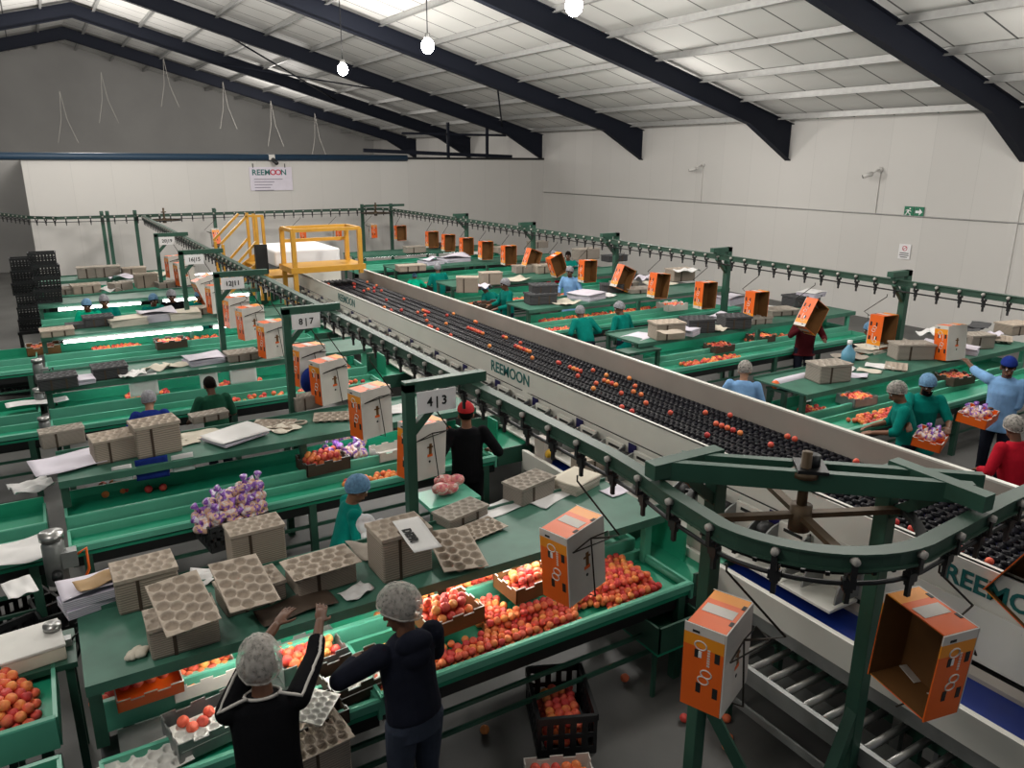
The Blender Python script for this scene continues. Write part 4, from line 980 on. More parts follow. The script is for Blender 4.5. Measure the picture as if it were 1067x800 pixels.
# small stand at the line's left end
q = at(826, 400, 1.15)
t = thing('paper_stand', 'dark green stand with printed labels holding a roll of white paper', 'stand', (q.x, q.y, 0))
MB().b2(q.x - .35, q.x + .3, q.y - .16, q.y + .16, 1.1, 1.13).build('tray', 'frame_green', t)
for dx in (-.3, .25):
    for dy in (-.12, .12): MB().b2(q.x + dx - .03, q.x + dx + .03, q.y + dy - .03, q.y + dy + .03, 0, 1.1).build('leg', 'frame_green', t)
lb = MB().b2(q.x + .02, q.x + .2, q.y - .175, q.y - .162, .92, 1.08).build('label_plate', 'sign_white', t)
g = MB(); [g.b2(q.x + .04, q.x + .18, q.y - .178, q.y - .175, .94 + .03 * k, .955 + .03 * k) for k in range(4)]; g.build('printed_lines', 'ink_grey', lb)
t = thing('paper_roll', 'white paper roll with an orange end lying on the dark green stand', 'paper', (q.x, q.y, 1.13))
MB().tube([(q.x - .33, q.y, 1.2), (q.x + .3, q.y + .03, 1.2)], .07, 12).build('roll', 'paper_lilac', t)
MB().cyl((q.x - .38, q.y, 1.19), (q.x - .33, q.y, 1.2), .055, 12).build('wrapped_end', 'carton_orange', t)
# second right shelf
q = at(668, 362, 1.15)
t = thing('paper_stand', 'dark stand with a white label under papers left of the second right line', 'stand', (q.x, q.y, 0))
MB().b2(q.x - .4, q.x + .3, q.y - .16, q.y + .16, 1.1, 1.13).build('tray', 'frame_green', t)
for dx in (-.36, .26): MB().b2(q.x + dx - .03, q.x + dx + .03, q.y - .15, q.y - .09, 0, 1.1).build('leg', 'frame_green', t)
MB().b2(q.x - .38, q.x - .1, q.y - .175, q.y - .162, .9, 1.08).build('label_plate', 'galv', t)
paper(666, 355, 1.14, .5, .4, .2, 'white papers piled at the left end of the second right line', 'paper_lilac', .02, name='paper_pile', cat='paper pile', H=.06)
bundle(('tan', .24), 694, 352, -.25, 'tan bundle of trays on the second right shelf, left part', s=(1.05, 1.1, .95))
paper(714, 348, SH, .3, .4, .4, 'lilac paper stack between tan and black bundles, second right shelf', 'paper_lilac', .01, name='paper_pile', cat='paper pile', H=.1)
bundle(('dark', .14), 726, 345, -.3, 'black tray bundle on the second right shelf', s=(1.0, 1.2, 1.3))
paper(744, 343, SH, .5, .45, .3, 'cream crumpled paper right of the black bundle, second right shelf', 'paper_cream', .03)
bundle(('dark', .14), 764, 341, -.35, 'dark box-like tray bundle with white flap, second right shelf', s=(1.0, 1.2, 1.2))
paper(771, 331, SH + .16, .2, .4, .4, 'white flap lying on the dark bundle, second right shelf', 'paper_white', .01)
paper(760, 316, SH, .6, .4, .2, 'lilac papers behind the hanging carton on the second right shelf', 'paper_lilac', .04, name='paper_pile', cat='paper pile', H=.12)
bundle(('grey', .1), 812, 327, -.2, 'flat grey trays between two hanging cartons, second right shelf', s=(1.3, 1.3, .8))
bundle(('dark', .14), 834, 318, -.1, 'dark tray pile behind the maroon worker', s=(1.4, 1.2, 1.2))
paper(845, 309, SH + .17, .55, .4, .2, 'white paper stack on the dark tray pile behind the maroon worker', 'paper_white', .01, name='paper_pile', cat='paper pile', H=.1)
# third right shelf
bundle(('dark', .14), 563, 316, -.2, 'lower black tray pile at the left end of the third right shelf', s=(1.2, 1.2, 1.2))
bundle(('dark', .14), 566, 305, -.35, 'upper black tray pile slanting on the third right shelf', s=(1.1, 1.2, 1.0), z=SH + .19)
paper(588, 316, SH, .6, .5, .3, 'cream paper sheets on the third right shelf', 'paper_cream', .03)
paper(611, 311, SH, .6, .6, .35, 'lilac paper stack on the third right shelf', 'paper_lilac', .015, name='paper_pile', cat='paper pile', H=.12)
paper(630, 308, SH, .45, .5, .35, 'white papers right of the lilac stack, third right shelf', 'paper_white', .02)
bundle(('dark', .14), 637, 304, -.5, 'black tray bundle beside the track post, third right shelf', s=(1.0, 1.0, 1.0))
bundle(('grey', .1), 668, 304, -.2, 'flat grey trays right of the track post, third right shelf', s=(1.5, 1.3, .7))
paper(675, 291, SH, .7, .4, .2, 'lilac papers far along the third right shelf', 'paper_lilac', .06)
bundle(('tan', .24), 708, 292, -.1, 'tan bundle far along the third right shelf', s=(1.3, 1.2, 1.0))
paper(716, 283, SH + .28, .6, .4, .2, 'white papers on the far tan bundle, third right shelf', 'paper_white', .04)
# fourth right shelf
bundle(('tan', .32), 487, 304, -.5, 'tall tan bundle leaning at the left end of the fourth right shelf', s=(1.1, 1.1, 1.0))
bundle(('tan', .32), 511, 296, -.2, 'tall tan bundle with pale top, fourth right shelf', s=(1.15, 1.1, .85))
paper(500, 300, SH, .5, .4, .5, 'lilac paper between the two tall tan bundles', 'paper_lilac', .05)
paper(533, 292, SH, 1.0, .5, .1, 'cream paper sheets on the fourth right shelf', 'paper_cream', .04)
bundle(('tan', .14), 568, 284, -.1, 'tan bundle behind tilted cartons, fourth right shelf', s=(1.3, 1.2, 1.2))
bundle(('grey', .2), 610, 270, .1, 'grey bundle far along the fourth right shelf', s=(1.6, 1.2, 1.3))
# fifth and sixth right shelf
bundle(('tan', .14), 428, 282, -.1, 'tan tray pile at the left end of the fifth right shelf', s=(1.7, 1.3, 1.0))
paper(449, 275, SH, .6, .5, .2, 'lilac paper heap above the first green worker, fifth right shelf', 'paper_lilac', .06, name='paper_pile', cat='paper pile', H=.1)
paper(473, 272, SH, .8, .6, .1, 'white paper heap on the fifth right shelf', 'paper_lilac', .06, name='paper_pile', cat='paper pile', H=.1)
bundle(('grey', .2), 432, 263, .0, 'grey bundle at the left end of the farthest right shelf', s=(1.5, 1.2, .9))
bundle(('dark', .14), 462, 258, .0, 'dark trays on the farthest right shelf', s=(1.6, 1.3, 1.0))

# ------------------------------------------------------------------ flat cartons with fruit, crates
PEACH = []                       # (x, y, z, radius, family)
def mk_box(outer, rim, L_=.44, W_=.33, H_=.13):
    t = thing('fruit_carton', 'x', 'carton'); w = .008
    MB().b2(-L_ / 2, L_ / 2, -W_ / 2, W_ / 2, 0, w).build('base', outer, t, local=True)
    for s in (-1, 1):
        for ax in (0, 1):
            m = MB()
            hh = L_ / 2 if ax == 0 else W_ / 2
            n = 5
            for k in range(n):                 # battlement edge with vent notches
                a, b = -hh + 2 * hh * k / n, -hh + 2 * hh * (k + 1) / n
                top = H_ if k % 2 == 0 else H_ - .022
                y0, y1 = (s * (W_ if ax == 0 else L_) / 2 - (w if s > 0 else 0), s * (W_ if ax == 0 else L_) / 2 + (0 if s > 0 else w))
                if ax == 0: m.b2(a, b, y0, y1, w, top - .006, 0); m.b2(a, b, y0, y1, top - .006, top, 1)
                else: m.b2(y0, y1, a, b, w, top - .006, 0); m.b2(y0, y1, a, b, top - .006, top, 1)
            m.build('wall', [outer, rim], t, local=True)
    return t
BX = {'dark': mk_box('carton_dark', 'galv'), 'brown': mk_box('carton_brown', 'carton_white'), 'white': mk_box('carton_white', 'carton_white', H_=.12), 'orange': mk_box('carton_orange', 'carton_white', H_=.12), 'grey': mk_box('galv', 'galv', H_=.13)}
def fill(q, z, rz, L_, W_, fam, layers=1, r=.035, dens=1.0, zoff=0):
    c, s = math.cos(rz), math.sin(rz)
    for l in range(layers):
        st_ = 2.02 * r; ny = int((W_ - .02 - l * .03) / (st_ * .87)); 
        for j in range(ny):
            nx = int((L_ - .02 - l * .04) / st_)
            for i in range(nx):
                if rnd.random() > dens: continue
                x = (i - (nx - 1) / 2 + (.25 if (j + l) % 2 else -.25)) * st_; y = (j - (ny - 1) / 2) * st_ * .87
                PEACH.append((q.x + x * c - y * s + rnd.uniform(-.004, .004), q.y + x * s + y * c + rnd.uniform(-.004, .004), z + zoff + r * (1 + 1.55 * l) + rnd.uniform(-.005, .005), r * rnd.uniform(.93, 1.06), fam))
def fbox(kind, px, py, z, rz, label, layers=2, fam='fruit', dens=1.0, s=1.0, tilt=(0, 0), zoff=.01, n=None):
    q = at(px, py, z); place(BX[kind], (q.x, q.y, z), (*tilt, rz), label, sc_=s)
    if layers: fill(q, z, rz, .42 * s, .31 * s, fam, layers, dens=dens, zoff=zoff)
    return q
ZL1, ZU1 = .777, .842
cA = fbox('brown', 466, 646, .925, .06, 'carton full of peaches at the left end of the big peach heap', 3, 'carton', s=.98)
cB = fbox('brown', 549, 612, .925, .06, 'carton of red peaches on the upper belt left of the hanging carton', 2, 'carton', s=.95, zoff=.03)
fbox('grey', 322, 690, .80, .06, 'carton of peaches on the upper belt between the two workers', 2, 'carton', s=1.0)
fbox('white', 212, 708, .80, .03, 'white carton of bright peaches left of the worker with raised arms', 2, 'carton', s=.9)
fbox('orange', 154, 713, .95, .03, 'orange printed carton standing on the upper belt at left', 1, 'carton', s=.85, zoff=.05, tilt=(.3, 0))
q1 = fbox('grey', 218, 762, ZL1, .15, 'open carton with white cup tray and four peaches left of the near worker', 0)
tray(218, 755, ZL1 + .075, .15, 'white cup tray inside the carton with four peaches', trayw, s=.86)
q2 = fbox('dark', 372, 712, ZL1, .1, 'dark carton with white cup tray and one peach between the two workers', 0)
tray(374, 706, ZL1 + .07, .1, 'white cup tray inside the dark carton with one peach', trayw, s=.86)
tray(328, 735, ZL1 + .17, .9, 'white cup tray tilted beside the near worker', trayw, tilt=(.15, .1), s=.7)
fbox('dark', 330, 752, ZL1, .1, 'dark carton under the tilted white tray', 0, s=.75)
tray(150, 796, ZL1 + .03, .2, 'white cup tray lying on the belt at the bottom left', trayw, s=1.0)
bundle(('tan', .32), 330, 800, .1, 'tan tray bundle standing beside the near worker at the bottom', z=.55, s=(.72, 1.15, .9))
tray(328, 762, .55 + .32, .12, 'tan cup tray on top of the bundle beside the near worker', s=(.74, 1.2, 1))
for (dx, dy) in ((-.13, .06), (-.09, -.02), (.02, .07), (-.03, -.0)): PEACH.append((q1.x + dx, q1.y + dy, ZL1 + .085, .036, 'tray'))
PEACH.append((q2.x - .06, q2.y + .04, ZL1 + .085, .036, 'tray'))
# heap on the near lower belt: piled against the far rim, thinner towards the near rim
def heap(x0, x1, y0, y1, z, fam, r=.034, top=2, shape=None):
    st_ = 2.03 * r
    for l in range(top):
        y = y0 + r + l * .018; j = 0
        while y < y1 - r:
            x = x0 + r + (st_ / 2 if (j + l) % 2 else 0)
            while x < x1 - r:
                if shape is None or shape(x, y, l): PEACH.append((x + rnd.uniform(-.006, .006), y + rnd.uniform(-.006, .006), z + r * (1 + 1.6 * l) + rnd.uniform(-.004, .006), r * rnd.uniform(.9, 1.1), fam))
                x += st_
            y += st_ * .87; j += 1
def sh1(x, y, l):
    if any(abs(x - c.x) < .235 and abs(y - c.y) < .165 for c in (cA, cB)): return False
    if (x - 3.18) ** 2 + (y - 4.02) ** 2 < .018: return False
    e = 1.45 if l == 0 else 1.55
    if l == 2: return 2.0 < x < 2.95 and y > 4.2 or x > 3.35 and y > 4.15 and x < 3.8
    return x > e and (l == 0 or rnd.random() < .93) and (x < 3.85 - .0 * l) and not (y > 4.4 and x < 1.95)
heap(1.45, 3.9, 3.99, 4.54, ZL1, 'heap', r=.0285, top=3, shape=sh1)
heap(2.05, 3.3, 4.69, 5.1, ZU1, 'upper', top=2)
heap(.45, .75, 4.69, 5.05, ZU1, 'upper', top=1, shape=lambda x, y, l: rnd.random() < .5)
for (px, py) in ((99, 733), (108, 730), (115, 723), (394, 642)): q = at(px, py, ZU1 + .03); PEACH.append((q.x, q.y, ZU1 + .035, .035, 'loose'))
heap(-1.6, -.36, 4.70, 5.26, ZU1, 'left', top=3, shape=lambda x, y, l: x < -.40 - .05 * l - .2 * max(0, y - 5.0) and (l < 2 or (x < -.5 and y > 4.8)))
# second line
for (px, py) in ((107, 507), (110, 516), (118, 505), (123, 505), (124, 511), (119, 512), (128, 512), (132, 511), (135, 504), (138, 503), (155, 511), (170, 509)): q = at(px, py, ZU1 + .03); PEACH.append((q.x, q.y, ZU1 + .045, .040, 'far'))
heap(2.35, 3.3, 7.15, 7.45, ZL1, 'far', top=1, shape=lambda x, y, l: rnd.random() < .75 - .2 * abs(x - 2.8))
heap(3.3, 4.0, 7.65, 8.05, ZU1, 'far', top=2)
fbox('dark', 337, 487, .86, .05, 'dark carton heaped with peaches on the second line, right half', 3, 'far', s=1.1)
fbox('white', 407, 474, .86, .05, 'pale carton with a grey tray behind the carton under the track', 0, 'far', s=.9)
# further lines
for L_, y0 in ((3, 11.35), (4, 14.7), (5, 18.05)):
    for (a, b) in ((.5, 1.3), (1.6, 2.6), (3.0, 4.0)): heap(a + .2 * (L_ % 2), b, y0, y0 + .4, .85, 'far', top=1, shape=lambda x, y, l: rnd.random() < .6)
heap(1.7, 4.0, 10.75, 11.0, .78, 'far', top=1, shape=lambda x, y, l: rnd.random() < .3)
for (px, py, k, n) in ((46, 367, 'brown', 'left of the third column'), (178, 361, 'dark', 'on the fourth line below the dark clothing'), (300, 369, 'brown', 'under the fourth line cartons')): fbox(k, px, py, .86, .03, 'fruit carton with peaches ' + n, 2, 'far', s=1.15)
# right lines
fbox('grey', 892, 420, .86, -.1, 'dark notched carton full of yellow peaches behind the left worker in green', 2, 'far', s=1.0)
fbox('dark', 993, 398, .86, -.1, 'dark notched carton full of peaches before the worker in light blue', 2, 'far', s=1.1)
heap(8.8, 9.9, 5.68, 6.0, ZL1, 'far', top=1, shape=lambda x, y, l: rnd.random() < .8)
heap(8.35, 8.8, 6.2, 6.6, ZU1, 'far', top=1, shape=lambda x, y, l: rnd.random() < .6)
fbox('dark', 749, 365, .86, -.05, 'dark carton of peaches on the second right line, left one', 2, 'far', s=1.0)
fbox('dark', 792, 355, .86, -.05, 'dark carton of peaches on the second right line, right one', 2, 'far', s=1.0)
heap(8.9, 10.2, 8.98, 9.3, ZL1, 'far', top=1, shape=lambda x, y, l: rnd.random() < .62)
heap(11, 12, 9.5, 9.85, ZU1, 'far', top=1, shape=lambda x, y, l: rnd.random() < .6)
fbox('white', 700, 322, .86, 0, 'pale carton of peaches under a tilted hanging carton, third right line', 2, 'far', s=1.3)
heap(8.4, 9.3, 12.3, 12.7, ZL1, 'far', top=1, shape=lambda x, y, l: rnd.random() < .7)
heap(8.6, 12.5, 12.85, 13.25, ZU1, 'far', top=1, shape=lambda x, y, l: rnd.random() < .6)
heap(8.4, 12.0, 15.65, 16.05, ZL1, 'far', top=1, shape=lambda x, y, l: rnd.random() < .6)
heap(8.4, 12.0, 19.05, 19.4, ZL1, 'far', top=1, shape=lambda x, y, l: rnd.random() < .5)
fbox('dark', 509, 322, .86, 0, 'dark notched carton before the green worker seen from the side', 1, 'far', s=1.3)
# black crates
def mk_crate(open_=True):
    t = thing('plastic_crate', 'x', 'crate'); L_, W_, H_ = .58, .38, .30
    MB().b2(-L_ / 2, L_ / 2, -W_ / 2, W_ / 2, 0, .015).build('base', 'black_plastic', t, local=True)
    for s in (-1, 1):
        for (hl, off, ax) in ((L_ / 2, W_ / 2, 0), (W_ / 2, L_ / 2, 1)):
            m = MB(); n = 8 if ax == 0 else 5
            def bb(a, b, z0, z1, th=.012):
                y0, y1 = (s * off - th / 2, s * off + th / 2)
                if ax == 0: m.b2(a, b, y0, y1, z0, z1)
                else: m.b2(y0, y1, a, b, z0, z1)
            bb(-hl, hl, 0, .06); bb(-hl, hl, H_ - .05, H_, .026); bb(-hl, hl, .13, .165)
            for k in range(n + 1): c = -hl + 2 * hl * k / n; bb(max(-hl, c - .02), min(hl, c + .02), .05, H_ - .04)
            m.build('side', 'black_plastic', t, local=True)
    return t
crate0 = mk_crate()
# crate of peaches on the floor
q = at(583, 757, 0.0)
place(crate0, (q.x, q.y, 0), (0, 0, -.42 + PI / 2), 'black vented crate half full of peaches on the floor under the near line', sc_=(1.0, 1.1, 1.1))
fill(q, .02, -.42 + PI / 2, .54, .38, 'crate', 4)
q = at(586, 812, 0.0)
fbox('white', 584, 822, .0, -.42, 'pale carton of red peaches on the floor at the bottom edge', 2, 'floorcarton', s=1.05)
for (px, py) in ((505, 760), (713, 748), (752, 740), (757, 748), (759, 768), (757, 777), (651, 706)): q = at(px, py, .035); PEACH.append((q.x, q.y, .035, .036, 'floor'))
# tower of black crates at the left
for c, (px, yy, z0, n) in enumerate(((28, 19.35, .52, 6), (50, 18.45, 1.22, 4))):
    for k in range(n):
        q = atY(px, 300, yy)
        place(crate0, (q.x + .015 * ((k * 7) % 3 - 1), yy, z0 + .258 * k), (0, 0, .04 * (k % 3 - 1)), 'black plastic crate in the %s tower at the left, %s from the bottom' % (('left', 'right')[c], ORD[k]), sc_=(.82, .9, .85))
t = thing('crate_stand', 'low dark stand carrying the left tower of black crates', 'stand', (atY(28, 300, 19.35).x, 19.35, 0))
q = atY(28, 300, 19.35); MB().b2(q.x - .3, q.x + .3, 19.1, 19.6, .46, .52).build('top', 'dark_metal', t)
for dx in (-.26, .26): MB().b2(q.x + dx - .03, q.x + dx + .03, 19.15, 19.55, 0, .46).build('leg', 'dark_metal', t)
# crate with purple printed fruit nets on the second line
q = at(243, 553, .86)
place(crate0, (q.x, q.y, .80), (0, 0, .15), 'black crate heaped with purple printed fruit bags on the second line', sc_=(.9, 1.0, .8))
bags = []
def mk_bag():
    t = thing('fruit_bag', 'x', 'bag'); 
    m = MB(); 
    for k in range(6): a = k * PI / 3; m.sphere((.04 * math.cos(a), .035 * math.sin(a), .045 + .02 * (k % 2)), (.045, .04, .042), 10, 7)
    m.build('wrapped_fruit', 'bag_film', t, local=True)
    m = MB(); m.tube([(.0, 0, .085), (.01, 0, .12), (.04, .01, .17)], [.03, .014, .035], 8); m.build('tied_neck', 'purple_film', t, local=True)
    return t
def bag_mat(name, c1, c2, c3):
    m = mat(name, c1, .35); nt = m.node_tree; b = nt.nodes['Principled BSDF']
    tc = nt.nodes.new('ShaderNodeTexCoord'); n = nt.nodes.new('ShaderNodeTexNoise'); n.inputs['Scale'].default_value = 21; n.inputs['Detail'].default_value = 2
    oi_ = nt.nodes.new('ShaderNodeObjectInfo'); va = nt.nodes.new('ShaderNodeVectorMath'); va.operation = 'ADD'; nt.links.new(tc.outputs['Object'], va.inputs[0]); nt.links.new(oi_.outputs['Location'], va.inputs[1]); nt.links.new(va.outputs[0], n.inputs['Vector'])
    r = nt.nodes.new('ShaderNodeValToRGB'); cr = r.color_ramp; cr.interpolation = 'CONSTANT'
    cr.elements[0].color = (*c3, 1); cr.elements[0].position = 0; cr.elements[1].position = .43; cr.elements[1].color = (*c1, 1); e = cr.elements.new(.56); e.color = (*c2, 1)
    nt.links.new(n.outputs['Fac'], r.inputs['Fac']); nt.links.new(r.outputs['Color'], b.inputs['Base Color'])
bag_mat('bag_film', (.66, .40, .28), (.70, .62, .62), (.24, .10, .40)); bag_mat('purple_film', (.30, .12, .50), (.60, .56, .66), (.16, .05, .30))
bag_mat('pink_film', (.62, .22, .20), (.66, .50, .46), (.52, .10, .14))
bag0 = mk_bag()
k = 0
for l, (n1, n2) in enumerate(((5, 3), (4, 3), (3, 2), (2, 1))):
    for i in range(n1):
        for j in range(n2):
            place(bag0, (q.x + (i - (n1 - 1) / 2) * .125 + rnd.uniform(-.02, .02) + .05 * l, q.y + (j - (n2 - 1) / 2) * .12 + rnd.uniform(-.02, .02) + .02, .80 + .17 + .075 * l), (rnd.uniform(-.4, .4), rnd.uniform(-.5, .5), rnd.uniform(0, 6)), 'purple printed bag of fruit in the heap on the second line crate', 'purple printed fruit bags heaped in the black crate', sc_=1.0)
for (px, py, r_) in ((345, 478, 1.0), (352, 471, 1), (360, 474, 1.1), (370, 470, 1.1), (376, 475, 1), (338, 470, 1), (364, 463, 1.1), (355, 462, 1.1), (374, 463, 1)):
    p = at(px, py, .9); place(bag0, (p.x, p.y, .86), (rnd.uniform(-.3, .3), rnd.uniform(-.3, .3), rnd.uniform(0, 6)), 'fruit bag in the pink and purple heap right of the second line peach carton', 'fruit bags beside the second line peach carton', sc_=1.15 * r_)
# pale lidded box and papers left of the near line
q = at(32, 672, 1.0)
t = thing('flat_box', 'flat white cardboard box standing on edge frame left of the near shelf', 'box', (q.x, q.y, .9))
MB().box((q.x, q.y, .97), (.36, .36, .1), rz=.1).build('body', 'paper_cream', t, .01)
MB().box((q.x, q.y, 1.03), (.37, .37, .02), rz=.1).build('lid', 'tray_white', t, .005)
t2 = thing('side_stand', 'dark green stand carrying the flat white box at the left', 'stand', (q.x, q.y, 0))
MB().b2(q.x - .25, q.x + .25, q.y - .22, q.y + .22, .88, .92).build('top', 'frame_green', t2)
for dx in (-.2, .2):
    for dy in (-.18, .18): MB().b2(q.x + dx - .025, q.x + dx + .025, q.y + dy - .025, q.y + dy + .025, 0, .88).build('leg', 'frame_green', t2)
# gear motors at the line ends
def gearmotor(px, py, z, label, s=1.0):
    q = at(px, py, z); t = thing('gear_motor', label, 'motor', (q.x, q.y, z - .15 * s))
    MB().tube([(q.x, q.y, z - .2 * s), (q.x, q.y, z + .1 * s), (q.x, q.y, z + .14 * s)], [.075 * s, .075 * s, .05 * s], 14).build('housing', 'galv', t)
    MB().cyl((q.x, q.y, z + .14 * s), (q.x, q.y, z + .19 * s), .08 * s, 14).build('fan_cover', 'steel', t)
    MB().box((q.x + .09 * s, q.y - .03, z - .02), (.1 * s, .09 * s, .12 * s)).build('terminal_box', 'galv', t)
    MB().cyl((q.x + .0, q.y - .08 * s, z - .1 * s), (q.x, q.y - .14 * s, z - .1 * s), .035 * s, 12).build('shaft_end', 'dark_metal', t)
    m = MB(); m.tube([(q.x + .14 * s, q.y, z - .02), (q.x + .2 * s, q.y, z + .02), (q.x + .2 * s, q.y, z - .15 * s), (q.x + .12 * s, q.y, z - .3 * s), (q.x + .12 * s, q.y, .6)], .012, 6); m.build('cable', 'carton_orange' if s > 1 else 'dark_metal', t)
gearmotor(57, 580, .95, 'upright grey gear motor with orange cable left of the near shelf', 1.15)
gearmotor(40, 386, 1.15, 'grey gear motor at the left end of the third shelf', .9)
gearmotor(42, 417, .95, 'grey gear motor above the third line left end', .9)
gearmotor(47, 447, .95, 'grey gear motor at the left end of the second shelf', .8)
gearmotor(57, 668, .95, 'small grey motor beside the flat white box', .7)
paper(26, 575, .9, .5, .45, .2, 'white paper spread on the left green trough line', 'paper_white', .03)
paper(20, 613, .95, .2, .3, .2, 'white sheet with a brown strip left of the upright motor', 'paper_white', .01)
paper(118, 502 - 6, .9, .5, .25, .2, 'white paper lying in the second line trough', 'paper_white', .02)
paper(35, 508, 1.0, .35, .3, .3, 'white sheet left of the large sheet, second line', 'paper_white', .03)
paper(40, 420, .95, .7, .25, .15, 'pale card lying left of the third line motor', 'paper_white', .02)
# plastic bags by the black clad worker
m = MB()
for k in range(9): m.sphere((rnd.uniform(-.15, .15), rnd.uniform(-.1, .1), .06 + rnd.uniform(0, .06)), (.09, .07, .06), 10, 7)
q = at(462, 508, .95); o = m.build('plastic_bag', 'pink_film'); o.location = (q.x, q.y, .9); tag(o, 'clear bag of red fruit beside the worker in black', 'bag')
q = at(468, 515, .9)
t = thing('side_table', 'small green table under the clear fruit bag', 'table', (q.x, q.y, 0)); MB().b2(q.x - .3, q.x + .25, q.y - .2, q.y + .2, .86, .9).build('top', 'rim_green', t)
for dx in (-.26, .21): MB().b2(q.x + dx - .02, q.x + dx + .02, q.y - .18, q.y - .14, 0, .86).build('leg', 'frame_green', t)

# more goods crowding the shelves
paper(1010, 368, SH, .3, .25, .4, 'lilac leaflet pile leaning right of the held carton', 'paper_lilac', .02, name='paper_pile', cat='paper pile', H=.08)
paper(878, 385, SH, .3, .3, .3, 'white torn sheet half under the tan card, nearest right shelf', 'paper_white', .02)
bundle(('grey', .1), 930, 362, -.3, 'low grey trays behind the strapped bundle, nearest right shelf', s=(1.1, 1.1, .8))
bundle(('tan', .14), 1056, 347, -.2, 'tan trays at the far right edge of the nearest right shelf', s=(1.1, 1.1, 1.0))
paper(700, 346, SH + .24, .4, .28, -.2, 'tan sheet lying on top of the tan bundle, second right shelf', 'pulp', .006)
bundle(('grey', .1), 785, 336, -.2, 'grey trays right of the dark bundle, second right shelf', s=(1.1, 1.2, .9))
paper(752, 334, SH, .4, .4, .1, 'lilac folded papers behind the cream crumpled paper', 'paper_lilac', .03, name='paper_pile', cat='paper pile', H=.07)
paper(800, 322, SH, .5, .35, .2, 'white papers behind the flat grey trays, second right shelf', 'paper_white', .03)
bundle(('grey', .1), 650, 298, -.2, 'grey trays below the tilted hanging carton, third right shelf', s=(1.2, 1.1, .8))
paper(688, 297, SH, .7, .5, .1, 'cream card heap on the third right shelf, right part', 'paper_cream', .05)
bundle(('grey', .2), 545, 284, -.1, 'grey bundle behind the cream sheets, fourth right shelf', s=(1.2, 1.1, .9))
paper(590, 279, SH, .8, .5, .1, 'white papers far along the fourth right shelf', 'paper_white', .05)
bundle(('dark', .14), 640, 272, 0, 'dark trays far along the fourth right shelf', s=(1.4, 1.2, 1.0))
paper(500, 266, SH, .8, .5, .1, 'white papers far along the fifth right shelf', 'paper_white', .06)
bundle(('tan', .14), 525, 263, 0, 'tan trays far along the fifth right shelf', s=(1.4, 1.2, 1.2))
bundle(('grey', .2), 560, 258, 0, 'grey bundle at the back of the fifth right shelf', s=(1.5, 1.2, 1.0))
paper(138, 383 + 9, SH, .35, .25, .4, 'folded white paper in the middle of the third shelf', 'paper_white', .04)
bundle(('dark', .14), 84, 341, .05, 'dark flat trays left of the dark bundle, fourth shelf', s=(1.0, 1.0, .5))
bundle(('tan', .14), 214, 326, .05, 'tan trays at the right end of the fourth shelf', s=(1.1, 1.1, .8))
paper(200, 297, SH, .7, .4, .1, 'pale papers right of the flat grey trays, fifth shelf', 'paper_cream', .05)
bundle(('tan', .24), 140, 287, .1, 'tan bundle on the farthest left shelf', s=(1.2, 1.1, .8))
paper(165, 288, SH, .6, .4, .2, 'cream papers on the farthest left shelf', 'paper_cream', .06)
paper(296, 447, SH, .3, .3, .3, 'scrap of pale card beside the flat tray, second shelf', 'paper_cream', .02)
paper(190, 462, SH, .35, .2, .1, 'narrow cream card before the low grey tray pile, second shelf', 'paper_cream', .01)
paper(307, 635, SH, .5, .22, .1, 'dark flattened card under the bundle the hand touches', 'carton_dark', .02)
paper(372, 618, SH, .22, .14, .4, 'white scrap of card right of the bundle the hand touches', 'paper_white', .02)
paper(222, 602, SH, .3, .2, -.3, 'white sheet between the left bundle and the skew tray', 'paper_white', .03)
paper(398, 575, SH, .35, .4, .3, 'crumpled brown wrapping behind the tall tan bundle', 'pulp_grey', .05)
for i, (px, py, z) in enumerate(((22, 400, 0), (16, 385, .3), (14, 545, 0), (78, 640, 0), (20, 650, 0))):
    q = at(px, py, z + .15); place(crate0, (q.x, q.y, z), (0, 0, .2 * (i - 2)), ('black crate on the floor left of the third column', 'black crate stacked left of the third column', 'black crate on the floor beside the second line left trough', 'black crate on the floor behind the near shelf', 'black crate on the floor behind the flat white box')[i])
# ------------------------------------------------------------------ peaches
pm = MB(); pm.sphere((0, 0, 0), 1, 14, 10)
for v in pm.v:                       # stem dimple and seam
    k = max(0, v.z - .72) / .28; v.z -= .30 * k * k
    a = math.atan2(v.y, v.x); d = math.exp(-(a / .25) ** 2); f = 1 - .07 * d; v.x *= f; v.y *= f
FAM = {'heap': 'peach lying in the big heap on the near lower belt', 'upper': 'brightly lit peach in the upper belt heap under the near shelf', 'carton': 'peach packed in one of the fruit cartons on the nearest line',
       'tray': 'single peach sitting in a white cup tray on the near line', 'loose': 'loose peach lying alone on the near upper belt', 'left': 'red peach in the heap in the left trough line', 'crate': 'peach inside the black crate on the floor',
       'floorcarton': 'red peach in the pale carton at the bottom edge', 'floor': 'stray peach lying on the concrete floor'}
GRP = {k: v.replace('peach', 'peaches', 1) for k, v in FAM.items()}
def vis(p):
    v = Vector(p[:3]) - EYE; d = v.dot(FWD)
    if d < .5: return False
    x = 533.5 + FPX * v.dot(RGT) / d; y = 400 - FPX * v.dot(UPV) / d
    return -6 < x < 1073 and -6 < y < 806
PEACH = [p for p in PEACH if vis(p)]
pri = {'heap': 0, 'tray': -9, 'loose': -9, 'floor': -9, 'floorcarton': -1, 'crate': 1.6, 'carton': .8, 'left': .9, 'upper': 1.2}
def covered(p): return sum(1 for o in PEACH if o[2] > p[2] + .02 and (o[0] - p[0]) ** 2 + (o[1] - p[1]) ** 2 < .0035)
near = [p for p in PEACH if p[4] in FAM]
